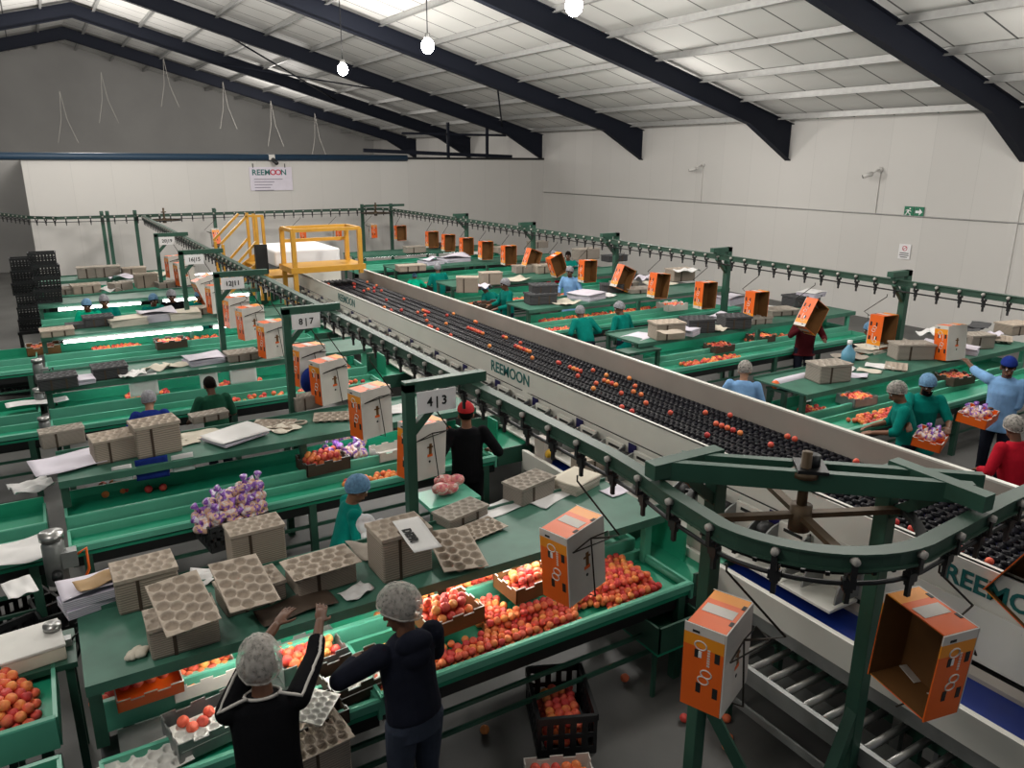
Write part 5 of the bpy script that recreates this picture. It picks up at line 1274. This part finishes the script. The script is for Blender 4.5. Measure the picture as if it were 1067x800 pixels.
near.sort(key=lambda p: (Vector(p[:3]) - EYE).length + pri[p[4]] + (3 if covered(p) > 2 else 0))
solo = near[:300]; ss = set(map(id, solo)); pile = [p for p in PEACH if id(p) not in ss]
proto = pm.build('peach', 'peach_skin'); first = True
for (x, y, z, r, fam) in solo:
    o = proto if first else proto.copy()
    if not first: C.objects.link(o)
    first = False
    o.location = (x, y, z); o.scale = (r, r, r * .95); o.rotation_euler = (rnd.uniform(-.9, .9), rnd.uniform(-.9, .9), rnd.uniform(0, 6.28))
    tag(o, FAM[fam], 'peach', GRP[fam])
# fruit riding on the sizer
for k in range(125):
    l = rnd.choice((0, 0, 0, 1, 2, 2, 3, 4, 5, 5, 6, 7)); x = SX0 + .08 + LP * (l + .5) ; y = rnd.uniform(2, 17)
    for i in range(rnd.choice((1, 1, 2, 4, 6)) if l in (0, 5) else 1): pile.append((x, y + .080 * i, 1.395, .031, 'sizer'))
lo = MB(); lo.sphere((0, 0, 0), 1, 9, 6); big = MB()
for (x, y, z, r, fam) in pile: big.join(lo if fam in ('far', 'sizer') else pm, T((x, y, z)) @ Euler((rnd.uniform(-.9, .9), rnd.uniform(-.9, .9), rnd.uniform(0, 6))).to_matrix().to_4x4() @ Matrix.Diagonal((r, r, r, 1)))
tag(big.build('peaches', 'peach_pile'), 'remaining peaches on the belts, in cartons and on the sizer', 'peaches', kind='stuff')
print('PEACH', len(PEACH), 'solo', len(solo), {f: sum(1 for p in solo if p[4] == f) for f in FAM})
# ------------------------------------------------------------------ people
def remeshed(mb, name, matn, vox, smooth, parent, keep=None):
    o = mb.build(name, matn, None)
    r = o.modifiers.new('r', 'REMESH'); r.mode = 'VOXEL'; r.voxel_size = vox; r.use_smooth_shade = True
    s = o.modifiers.new('s', 'SMOOTH'); s.iterations = smooth; s.factor = .5
    me = bpy.data.meshes.new_from_object(o.evaluated_get(bpy.context.evaluated_depsgraph_get()))
    old = o.data; o.modifiers.clear(); o.data = me; bpy.data.meshes.remove(old); me.name = name
    if not me.materials: me.materials.append(MATS[matn])
    for p in me.polygons: p.use_smooth = True
    me.transform(Matrix.Translation(-parent_origin(parent))); o.parent = parent
    return o
def capsule(mb, p, q, r0, r1, n=12):
    p, q = Vector(p), Vector(q); d = (q - p); L_ = max(d.length, 1e-4); d /= L_
    pts = []; rr = []
    for a in (80, 60, 35, 0): a = math.radians(a); pts.append(p - d * r0 * math.sin(a)); rr.append(r0 * math.cos(a))
    for a in (0, 35, 60, 80): a = math.radians(a); pts.append(q + d * r1 * math.sin(a)); rr.append(r1 * math.cos(a))
    mb.tube(pts, rr, n)
def loft(mb, secs, n=20):            # secs: (centre, right vector, forward vector, rx, ry)
    vs = []; fs = []
    for c, a, b, rx, ry in secs:
        for k in range(n):
            t = 2 * PI * k / n; vs.append(Vector(c) + Vector(a) * rx * math.cos(t) + Vector(b) * ry * math.sin(t))
    m = len(secs)
    for i in range(m - 1):
        for k in range(n): fs.append((i * n + k, i * n + (k + 1) % n, (i + 1) * n + (k + 1) % n, (i + 1) * n + k))
    fs += [tuple(range(n))[::-1], tuple((m - 1) * n + k for k in range(n))]
    mb.add(vs, fs, 0, True)
def ik(S, W, l1, l2, pole):
    d = W - S; D = min(d.length, (l1 + l2) * .995); u = d.normalized(); W = S + u * D
    a = (l1 * l1 - l2 * l2 + D * D) / (2 * D); h = math.sqrt(max(0, l1 * l1 - a * a))
    pv = pole - u * pole.dot(u); pv.normalize()
    return S + u * a + pv * h, W
def person(label, px, py, zh, face, lean=10, skin='skin_dark', top='cloth_teal', hem=.62, sleeve='short', legs='cloth_navy', net='net_white', hair='hair_dark', hands=None, poles=None, head=(0, 0), turn=0, vox=.0095,
           stride=0, fing=.35, extra=None, mask=None, cap=None, hood=False, stripe=False, fat=1.0, pos=None, ns=1.0):
    P = pos if pos else at(px, py, zh)
    A = math.radians(face); fw = Vector((math.cos(A), math.sin(A), 0)); rt = Vector((math.sin(A), -math.cos(A), 0)); up = Vector((0, 0, 1))
    ln = math.radians(lean); lc, ls = math.cos(ln), math.sin(ln)
    s = zh / (.90 + .62 * lc)
    base = Vector((P.x, P.y, 0)) - fw * (.62 * ls * s)
    t = thing('person', label, 'person', base)
    def W(x, y, z): return base + (rt * x + fw * y + up * z) * s                     # standing frame
    def U(x, y, z):                                                                  # upper body, leaning from the hips
        z -= .90; return W(x, y * lc + z * ls, .90 + z * lc - y * ls)
    ur, uf, uu = rt, fw * lc - up * ls, up * lc + fw * ls
    tr = math.radians(turn); ur2 = ur * math.cos(tr) + uf * math.sin(tr); uf2 = uf * math.cos(tr) - ur * math.sin(tr)
    k = s
    # --- head frame
    hy, hp = math.radians(head[0]), math.radians(head[1])
    hr = ur * math.cos(hy) - uf * math.sin(hy); hf = uf * math.cos(hy) + ur * math.sin(hy)
    hu = uu * math.cos(hp) + hf * math.sin(hp); hf = hf * math.cos(hp) - uu * math.sin(hp)
    HC = U(0, .02, 1.52)
    HM = Matrix((hr, hf, hu)).transposed().to_4x4()
    def Hd(x, y, z): return HC + (hr * x + hf * y + hu * z) * k
    b = MB()
    b.sphere(HC + hu * .02 * k, (.074 * k, .094 * k, .098 * k), 18, 12, M=HM)
    b.sphere(Hd(0, .022, -.055), (.056 * k, .066 * k, .062 * k), 16, 10, M=HM)
    b.sphere(Hd(0, .062, -.098), (.026 * k, .022 * k, .02 * k), 10, 8, M=HM)            # chin
    capsule(b, Hd(0, .086, .0), Hd(0, .106, -.038), .010 * k, .014 * k, 8)              # nose
    capsule(b, Hd(-.03, .086, -.066), Hd(.03, .086, -.066), .009 * k, .009 * k, 8)        # lips
    capsule(b, Hd(-.04, .084, .026), Hd(.04, .084, .026), .012 * k, .012 * k, 8)          # brow
    for sg in (-1, 1): b.sphere(Hd(sg * .076, -.008, -.018), (.012 * k, .022 * k, .033 * k), 10, 8, M=HM)
    capsule(b, U(0, -.012, 1.34), Hd(0, -.01, -.06), .056 * k, .05 * k)
    # --- torso
    secs = [(U(0, .0, .84), ur, uf, .15 * k, .10 * k), (U(0, .0, .92), ur, uf, .155 * k, .105 * k), (U(0, .005, 1.06), ur, uf, .128 * k, .092 * k), (U(0, .01, 1.2), ur2, uf2, .145 * k, .102 * k), (U(0, .0, 1.32), ur2, uf2, .165 * k, .085 * k), (U(0, -.005, 1.375), ur2, uf2, .10 * k, .06 * k)]
    loft(b, secs)
    sh = {}
    for sg in (-1, 1): sh[sg] = U(0, -.005, 1.325) + ur2 * sg * .172 * k
    hands = hands or {}; poles = poles or {}
    arm = {}
    for sg, nm in ((-1, 'L'), (1, 'R')):
        h = hands.get(nm, (sg * .2, .28, 1.0))
        w = Vector(h) if isinstance(h, Vector) else W(*h)
        pl = poles.get(nm, (sg * .55, -.5, -.7)); pl = rt * pl[0] + fw * pl[1] + up * pl[2]
        e, w = ik(sh[sg], w, .275 * k, .245 * k, pl)
        arm[sg] = (sh[sg], e, w)
        capsule(b, sh[sg], e, .048 * k, .039 * k); capsule(b, e, w, .037 * k, .026 * k)
        d = (w - e).normalized(); n_ = (rt * -sg * .35 - up * .8 + fw * .25); n_ = (n_ - d * n_.dot(d)).normalized(); lat = d.cross(n_).normalized()
        if lat.dot(up) < 0 and False: lat = -lat
        hd = d
        pc = w + hd * .05 * k
        M3 = Matrix((lat, hd, n_)).transposed().to_4x4()
        b.sphere(pc, (.038 * k, .052 * k, .016 * k), 12, 8, M=M3)
        for i, (lx, ln_) in enumerate(((-.028, .066), (-.010, .075), (.009, .072), (.027, .057))):
            p0 = w + hd * .088 * k + lat * lx * k; fr = max(.0078 * k, vox * .82)
            a1 = fing * .8; d1 = hd * math.cos(a1) + n_ * math.sin(a1); p1 = p0 + d1 * ln_ * .5 * k + lat * lx * .12
            a2 = fing * 1.9; d2 = hd * math.cos(a2) + n_ * math.sin(a2); p2 = p1 + d2 * ln_ * .5 * k + lat * lx * .08
            capsule(b, p0 - hd * .02 * k, p1, fr, fr * .95, 8); capsule(b, p1, p2, fr * .95, fr * .82, 8)
        p0 = w + hd * .03 * k - lat * .034 * k; d1 = (hd * .72 - lat * .6 + n_ * .35).normalized(); p1 = p0 + d1 * .042 * k; d2 = (hd * .9 - lat * .2 + n_ * .4).normalized()
        fr = max(.0092 * k, vox * .85); capsule(b, p0 - d1 * .01, p1, fr * 1.1, fr, 8); capsule(b, p1, p1 + d2 * .032 * k, fr, fr * .85, 8)
    lg = {}
    for sg in (-1, 1):
        st_ = stride * sg
        hip = W(sg * .085, 0, .88); kn = W(sg * .095, .03 + st_ * .5, .47); an = W(sg * .10, -.02 + st_, .08)
        lg[sg] = (hip, kn, an)
        capsule(b, hip, kn, .082 * k, .052 * k); capsule(b, kn, an, .050 * k, .034 * k)
        capsule(b, an + up * -.03 * k, an + fw * .13 * k - up * .045 * k, .032 * k, .028 * k)
    remeshed(b, 'body', skin, vox, 3, t)
    # --- eyes
    for sg in (-1, 1):
        e = MB(); e.sphere(Hd(sg * .031, .083, .004), .0112 * k, 10, 8); eo = e.build('eye', 'sign_white', t)
        e = MB(); e.sphere(Hd(sg * .031, .0905, .004), .0072 * k, 8, 6); e.build('iris', 'hair_dark', eo)
    e = MB(); e.sphere(Hd(0, .094, -.067), (.022 * k, .006 * k, .008 * k), 10, 6, M=HM); e.build('lips', 'cloth_maroon', t)
    # --- hair
    h = MB()
    def shell(rx, ry, rz, cut, tilt, wr, n=26, m=12, seed=0):
        vs = []; fs = []
        for j in range(m + 1):
            th = (cut * j / m)
            for i in range(n):
                ph = 2 * PI * i / n; q = 1 + wr * math.sin(ph * 7 + seed + 2 * th) * math.sin(th) + wr * .6 * math.sin(ph * 13 + 3 * th)
                if j == m: q *= .97
                v = Vector((rx * math.sin(th) * math.cos(ph), ry * math.sin(th) * math.sin(ph), rz * math.cos(th))) * q
                v = Matrix.Rotation(tilt, 3, 'X') @ v
                vs.append(v)
        for j in range(m):
            for i in range(n): fs.append((j * n + i, (j + 1) * n + i, (j + 1) * n + (i + 1) % n, j * n + (i + 1) % n))
        return vs, fs
    vs, fs = shell(.080 * k, .100 * k, .104 * k, 1.95, .42, .01)
    h.add([HC + hu * .022 * k + HM.to_3x3() @ v for v in vs], fs, 0, True)
    ho = h.build('hair', hair, t); sd = ho.modifiers.new('t', 'SOLIDIFY'); sd.thickness = .012; sd.offset = -1
    if net:
        h = MB(); vs, fs = shell(.094 * k * ns, .118 * k * ns, .118 * k * ns, 1.82, .50, .022, 34, 14, px)
        h.add([HC + hu * .026 * k - hf * .008 * k + HM.to_3x3() @ v for v in vs], fs, 0, True); no = h.build('hair_net', net, t)
        rim = [HC + hu * .026 * k - hf * .008 * k + HM.to_3x3() @ v for v in vs[-34:]]
        r = MB(); r.tube(rim, .006 * k, 6, closed=True); r.build('elastic_band', net, no)
    if cap:
        h = MB(); vs, fs = shell(.092 * k, .112 * k, .108 * k, 1.5, .12, .006)
        h.add([HC + hu * .035 * k + HM.to_3x3() @ v for v in vs], fs, 0, True); h.build('cap', cap, t)
    if mask:
        h = MB(); h.grid(10, 6, lambda u, v: HC + (hr * (.066 * math.sin((u - .5) * 2.6)) + hf * (.03 + .082 * math.cos((u - .5) * 2.5)) + hu * (-.02 - .075 * v)) * k); h.build('face_mask', mask, t)
    # --- clothes
    g = MB(); o_ = .014 * fat
    hz = hem
    secs = []
    if hz < .84:
        secs += [(W(0, .0, hz), rt, fw, (.185 + .02 * fat) * k, .135 * k), (W(0, .0, .78), rt, fw, .178 * k, .128 * k)]
    else: secs += [(U(0, 0, hz), ur, uf, .166 * k, .118 * k)]
    secs += [(U(0, .0, .93), ur, uf, .170 * k, .122 * k), (U(0, .005, 1.06), ur, uf, (.145 + o_) * k, (.105 + o_) * k), (U(0, .01, 1.2), ur2, uf2, (.152 + o_) * k, (.108 + o_) * k), (U(0, .0, 1.32), ur2, uf2, (.172 + o_ * .6) * k, .10 * k), (U(0, -.01, 1.385), ur2, uf2, .085 * k, .068 * k)]
    loft(g, secs)
    for sg in (-1, 1):
        S, E_, W_ = arm[sg]
        g.tube([S, S + (E_ - S) * .5, E_], [.068 * k, .062 * k, .055 * k], 14); g.sphere(S, .068 * k, 12, 8)
        if sleeve == 'long': g.sphere(E_, .054 * k, 12, 8); g.tube([E_, E_ + (W_ - E_) * .5, E_ + (W_ - E_) * .93], [.054 * k, .048 * k, .040 * k], 14)
        elif sleeve == 'three': g.sphere(E_, .054 * k, 12, 8); g.tube([E_, E_ + (W_ - E_) * .52], [.054 * k, .048 * k], 14)
        elif sleeve == 'mid': g.sphere(E_, .054 * k, 12, 8); g.tube([E_, E_ + (W_ - E_) * .3], [.054 * k, .052 * k], 14)
    if hood:
        g.sphere(U(0, -.085, 1.36), (.11 * k, .06 * k, .07 * k), 14, 10); g.sphere(U(0, -.10, 1.28), (.085 * k, .045 * k, .08 * k), 14, 10)
    garment = remeshed(g, 'smock' if hem < .84 else 'shirt', top, vox * 1.15, 4, t)
    g = MB(); hi = .93
    loft(g, [(W(0, 0, .80), rt, fw, .168 * k, .118 * k), (W(0, 0, .90), rt, fw, .166 * k, .116 * k), (U(0, 0, hi + .03), ur, uf, .158 * k, .110 * k)])
    for sg in (-1, 1):
        hip, kn, an = lg[sg]
        g.sphere(hip - up * .02, .094 * k, 14, 10)
        g.tube([hip, hip + (kn - hip) * .5, kn, kn + (an - kn) * .5, an + up * .01], [.096 * k, .084 * k, .066 * k, .060 * k, .056 * k], 14)
    remeshed(g, 'trousers', legs, vox * 1.15, 4, t)
    for sg in (-1, 1):
        an = lg[sg][2]; f = MB(); f.sphere(an + fw * .05 * k - up * .035 * k, (.046 * k, .125 * k, .045 * k), 14, 10, M=Matrix((rt, fw, up)).transposed().to_4x4()); f.build('shoe', 'black_plastic', t)
    if stripe:
        for sg in (-1, 1):
            S, E_, W_ = arm[sg]; out = (rt * sg * .6 + up * .9 - fw * .45).normalized()
            pts = [U(0, -.02, 1.40) + ur2 * sg * .075 * k - uf * .05 * k, S + out * .062 * k - (E_ - S) * .1, S + (E_ - S) * .5 + out * .066 * k, E_ + out * .058 * k, E_ + (W_ - E_) * .25 + out * .053 * k, E_ + (W_ - E_) * .5 + out * .049 * k]
            q = MB(); fine = []
            for i in range(len(pts) - 1):
                for f_ in range(6): fine.append(pts[i].lerp(pts[i + 1], f_ / 6) + Vector((rnd.uniform(-.003, .003), rnd.uniform(-.003, .003), 0)))
            q.tube(fine, .009, 6); q.build('sleeve_piping', 'knob_grey', garment)
        ring = MB(); c = U(0, -.01, 1.385); ring.tube([c + (ur2 * .09 * math.cos(a * PI / 10) + uf2 * .075 * math.sin(a * PI / 10)) * k for a in range(20)], .009, 6, closed=True); ring.build('collar_piping', 'knob_grey', garment)
    if extra: extra(t, locals())
    return t
V = Vector
# near pair
def gr(px, py, z): return at(px, py, z)
person('woman with white hair net and black sweater reaching both arms up to the tray bundles', 271, 695, 1.53, 78, 14, top='cloth_black', hem=.80, sleeve='three', legs='cloth_black', net='net_white', vox=.0062,
       hands={'L': gr(294, 640, 1.56), 'R': gr(340, 624, 1.50)}, poles={'L': (-1, 0, .45), 'R': (.9, -.2, -.35)}, head=(0, 8), fing=.2, stripe=True, fat=1.3, ns=1.22)
person('woman in navy hoodie and jeans with white hair net at the peach belt', 419, 636, 1.60, 100, 8, top='cloth_navy', hem=.90, sleeve='long', legs='cloth_jeans', net='net_white', vox=.0062,
       hands={'L': (-.16, .36, 1.12), 'R': (.1, .34, 1.05)}, poles={'L': (-1, -.25, -.15), 'R': (.9, -.3, -.5)}, head=(-35, 12), fing=.5, hood=True, ns=1.12)
# second row, left hall
def bagx(t, L_): pass
person('person in teal smock and blue hair net seen in profile behind the tall tan bundle', 370, 509, 1.40, -8, 14, skin='skin_mid', net='net_blue', sleeve='long', head=(0, 12), hands={'L': (-.1, .34, .95), 'R': (.15, .3, .92)})
p = at(388, 560, 1.02); m = MB()
for i in range(9): m.sphere((rnd.uniform(-.09, .09), rnd.uniform(-.06, .06), rnd.uniform(0, .22)), (.085, .06, .09), 12, 8)
o = m.build('plastic_sack', 'cloth_white'); rm = o.modifiers.new('r', 'REMESH'); rm.mode = 'VOXEL'; rm.voxel_size = .012; o.location = (p.x, p.y, .98); tag(o, 'crumpled white sack held by the person in blue hair net', 'bag')
person('man in black shirt with red patterned headscarf, back turned, under the track', 486, 432, 1.53, 75, 2, skin='skin_mid', top='cloth_black', hem=.86, sleeve='mid', legs='cloth_black', net=None, cap='cloth_red_print', hands={'L': (-.28, .12, 1.02), 'R': (.30, .16, 1.05)}, head=(10, 4), fat=1.5)
person('worker with grey hair net and blue collar behind the two tan bundles', 155, 417, 1.32, 80, 22, skin='skin_light', top='cloth_blue', hem=.7, sleeve='long', net='net_grey', head=(10, 10))
person('dark haired man in green vest over lime sleeves, back turned', 219, 401, 1.38, 95, 14, skin='skin_dark', top='cloth_green', hem=.8, sleeve='short', net=None, legs='cloth_navy', head=(0, 5), hands={'L': (-.28, .34, .98), 'R': (.2, .35, .98)}, fat=1.2)
for i, (px, c, n, sk) in enumerate(((90, 'cloth_bright', 'worker in bright green under the fourth line lamp', 'skin_dark'), (108, 'cloth_teal', 'worker in teal next to the bright green one, fourth line', 'skin_mid'), (158, 'cloth_teal', 'worker in teal with bare arm left of the black clad one, fourth line', 'skin_dark'), (177, 'cloth_black', 'worker in black behind the lilac papers, fourth line', 'skin_dark'), (205, 'cloth_teal', 'worker in teal right of the black clad one, fourth line', 'skin_mid'), (226, 'cloth_grey', 'worker in dark grey near the third track post, fourth line', 'skin_mid'))):
    q = atY(px, 320, 16.9); person(n, px, 312, 1.42 + .05 * (i % 2), 265 + 12 * (i % 3 - 1), 12, skin=sk, top=c, hem=.6, sleeve='short' if i % 2 == 0 else 'long', net='net_grey' if i % 2 else 'net_blue', vox=.012, pos=Vector((q.x, 16.45, 1.45)), hands={'L': (-.15, .34, 1.0), 'R': (.2, .34, 1.02)})
# right hall
person('worker in light blue shirt with white hair net bending behind the sizer', 776, 386, 1.46, 40, 16, skin='skin_light', top='cloth_sky', hem=.7, sleeve='long', net='net_white', head=(10, 14), hands={'L': (-.2, .32, 1.1), 'R': (.15, .35, 1.05)})
person('worker in maroon top half hidden by a tilted hanging carton', 843, 327, 1.50, 235, 6, skin='skin_dark', top='cloth_maroon', hem=.75, sleeve='long', net='net_grey', hands={'L': (-.25, .3, 1.1), 'R': (.2, .34, 1.3)}, fat=1.8)
person('worker in teal bending over the third right line, left of two backs', 605, 325, 1.36, 80, 30, skin='skin_dark', sleeve='long', net='net_grey', vox=.011, fat=1.8)
person('worker in teal, right of two backs at the third right line, head turned left', 646, 321, 1.42, 100, 14, skin='skin_dark', sleeve='long', net='net_grey', vox=.011, head=(-50, 5), fat=1.6)
person('worker in teal standing sideways facing left beyond the sizer', 527, 296, 1.50, 175, 6, skin='skin_dark', sleeve='long', net='net_grey', vox=.012, hands={'L': (-.15, .34, 1.02), 'R': (.15, .36, 1.05)}, fat=1.6)
person('bent worker in bright teal beside the one standing sideways', 506, 301, 1.15, 100, 40, skin='skin_dark', sleeve='long', net='net_blue', vox=.013, fat=1.8)
person('worker in teal with lilac grey hair net, back turned, fifth right line', 456, 279, 1.46, 85, 10, skin='skin_dark', sleeve='short', net='net_grey', vox=.012, fat=2.2)
person('small figure in bright teal stooping at the farthest right line', 432, 288, 1.05, 70, 40, skin='skin_dark', top='cloth_bright', sleeve='long', net='net_blue', vox=.014)
person('worker in red top by the right wall rail, far away', 577, 266, 1.52, 230, 8, skin='skin_mid', top='cloth_red', hem=.7, sleeve='long', net='net_grey', vox=.014, fat=1.6)
person('worker in dark green with a dark headscarf right of the red one, far away', 592, 266, 1.55, 230, 6, skin='skin_dark', top='cloth_teal', hem=.6, sleeve='long', net=None, vox=.014, fat=1.6)
person('worker in pale blue coat with grey cap beyond the tilted carton, far away', 594, 283, 1.52, 215, 8, skin='skin_dark', top='cloth_sky', hem=.5, sleeve='long', net='net_grey', vox=.013, fat=1.6)
person('worker in bright teal mostly hidden by the upright orange carton at right', 908, 343, 1.40, 120, 18, skin='skin_mid', sleeve='long', net='net_blue', vox=.012)
person('worker in dark teal with pale hair net, back turned, picking yellow peaches', 937, 408, 1.48, 130, 16, skin='skin_mid', sleeve='mid', net='net_white', vox=.009, head=(-10, 12), hands={'L': (-.22, .42, 1.02), 'R': (.12, .4, 1.0)}, fat=1.8)
person('worker in teal with blue hair net and dark face mask carrying a fruit carton', 966, 400, 1.52, 222, 6, skin='skin_dark', sleeve='short', net='net_blue', mask='cloth_black', vox=.0085, head=(-10, 18), hands={'L': at(988, 446, 1.08), 'R': at(946, 452, 1.08)}, fat=1.6)
person('worker in light blue shirt and deep blue cap lifting an orange carton', 1051, 382, 1.60, 200, 4, skin='skin_dark', top='cloth_sky', hem=.7, sleeve='mid', net=None, cap='cloth_blue', vox=.009, head=(-20, 10), hands={'R': at(1004, 374, 1.5), 'L': at(1036, 425, 1.05)}, poles={'R': (.8, -.1, -.5), 'L': (-.8, -.3, -.6)}, fat=1.6)
person('worker in red jacket with tan hair net, back turned, at the right edge', 1058, 446, 1.48, 70, 12, skin='skin_dark', top='cloth_red', hem=.75, sleeve='long', net='net_white', vox=.0085, head=(10, 10), fat=2.2)
# cartons in hands
q = at(968, 462, .92); place(BX['orange'], (q.x, q.y, .93), (.1, -.1, .35), 'orange carton of wrapped fruit held by the worker with the face mask', sc_=.95)
for i in range(4): place(bag0, (q.x + (i % 2 - .5) * .16, q.y + (i // 2 - .5) * .12, .98), (0, 0, i), 'wrapped fruit in the carton held by the worker with the face mask', 'wrapped fruit in the held carton', sc_=.9)
q = at(1018, 434, 1.0); place(BX['orange'], (q.x, q.y, .95), (.1, -.05, .2), 'orange carton full of wrapped fruit before the worker with the blue cap', sc_=1.05)
for i in range(4): place(bag0, (q.x + (i % 2 - .5) * .16, q.y + (i // 2 - .5) * .12, 1.0), (0, 0, i), 'wrapped fruit in the carton before the worker with the blue cap', 'wrapped fruit before the blue cap worker', sc_=.95)
q = at(990, 356, 1.5); place(carton0, (q.x, q.y, q.z), (0, -.1, -1.75), 'orange carton with white base held up by the worker with the blue cap')
q = at(1062, 382, 1.45); place(carton0, (q.x - .1, q.y - .5, q.z), (.2, .1, -2.2), 'orange carton cut by the right edge before the worker with the blue cap')
WORLD, LAMPW, EXPO = .13, 520, 0.12
# ------------------------------------------------------------------ light
w = bpy.data.worlds.new('world'); sc.world = w; w.use_nodes = True
w.node_tree.nodes['Background'].inputs[0].default_value = (.80, .88, 1, 1); w.node_tree.nodes['Background'].inputs[1].default_value = WORLD
for x, y, z, f in ((7.3, 5.0, 6.0, .75), (7.3, -2, 6, .35), (14.2, 5.5, 4.6, .6), (14.2, 16, 4.6, .4), (-1.0, 12, 6.3, .9), (-2, 3.0, 6, .6), (2.2, 33, 6.5, 1.2), (10, 38, 5.5, 1), (1.5, 24, 6.0, .8), (-7, 33, 6, .8), (-5, 24, 5.5, .7)): unseen_light(x, y, z, LAMPW * f, .8)  # leading pair carries on the bulb row, the others are added fill lights
vs = sc.view_settings; vs.view_transform = 'Standard'; vs.look = 'None'; vs.gamma = 1; vs.exposure = EXPO; vs.use_curve_mapping = False
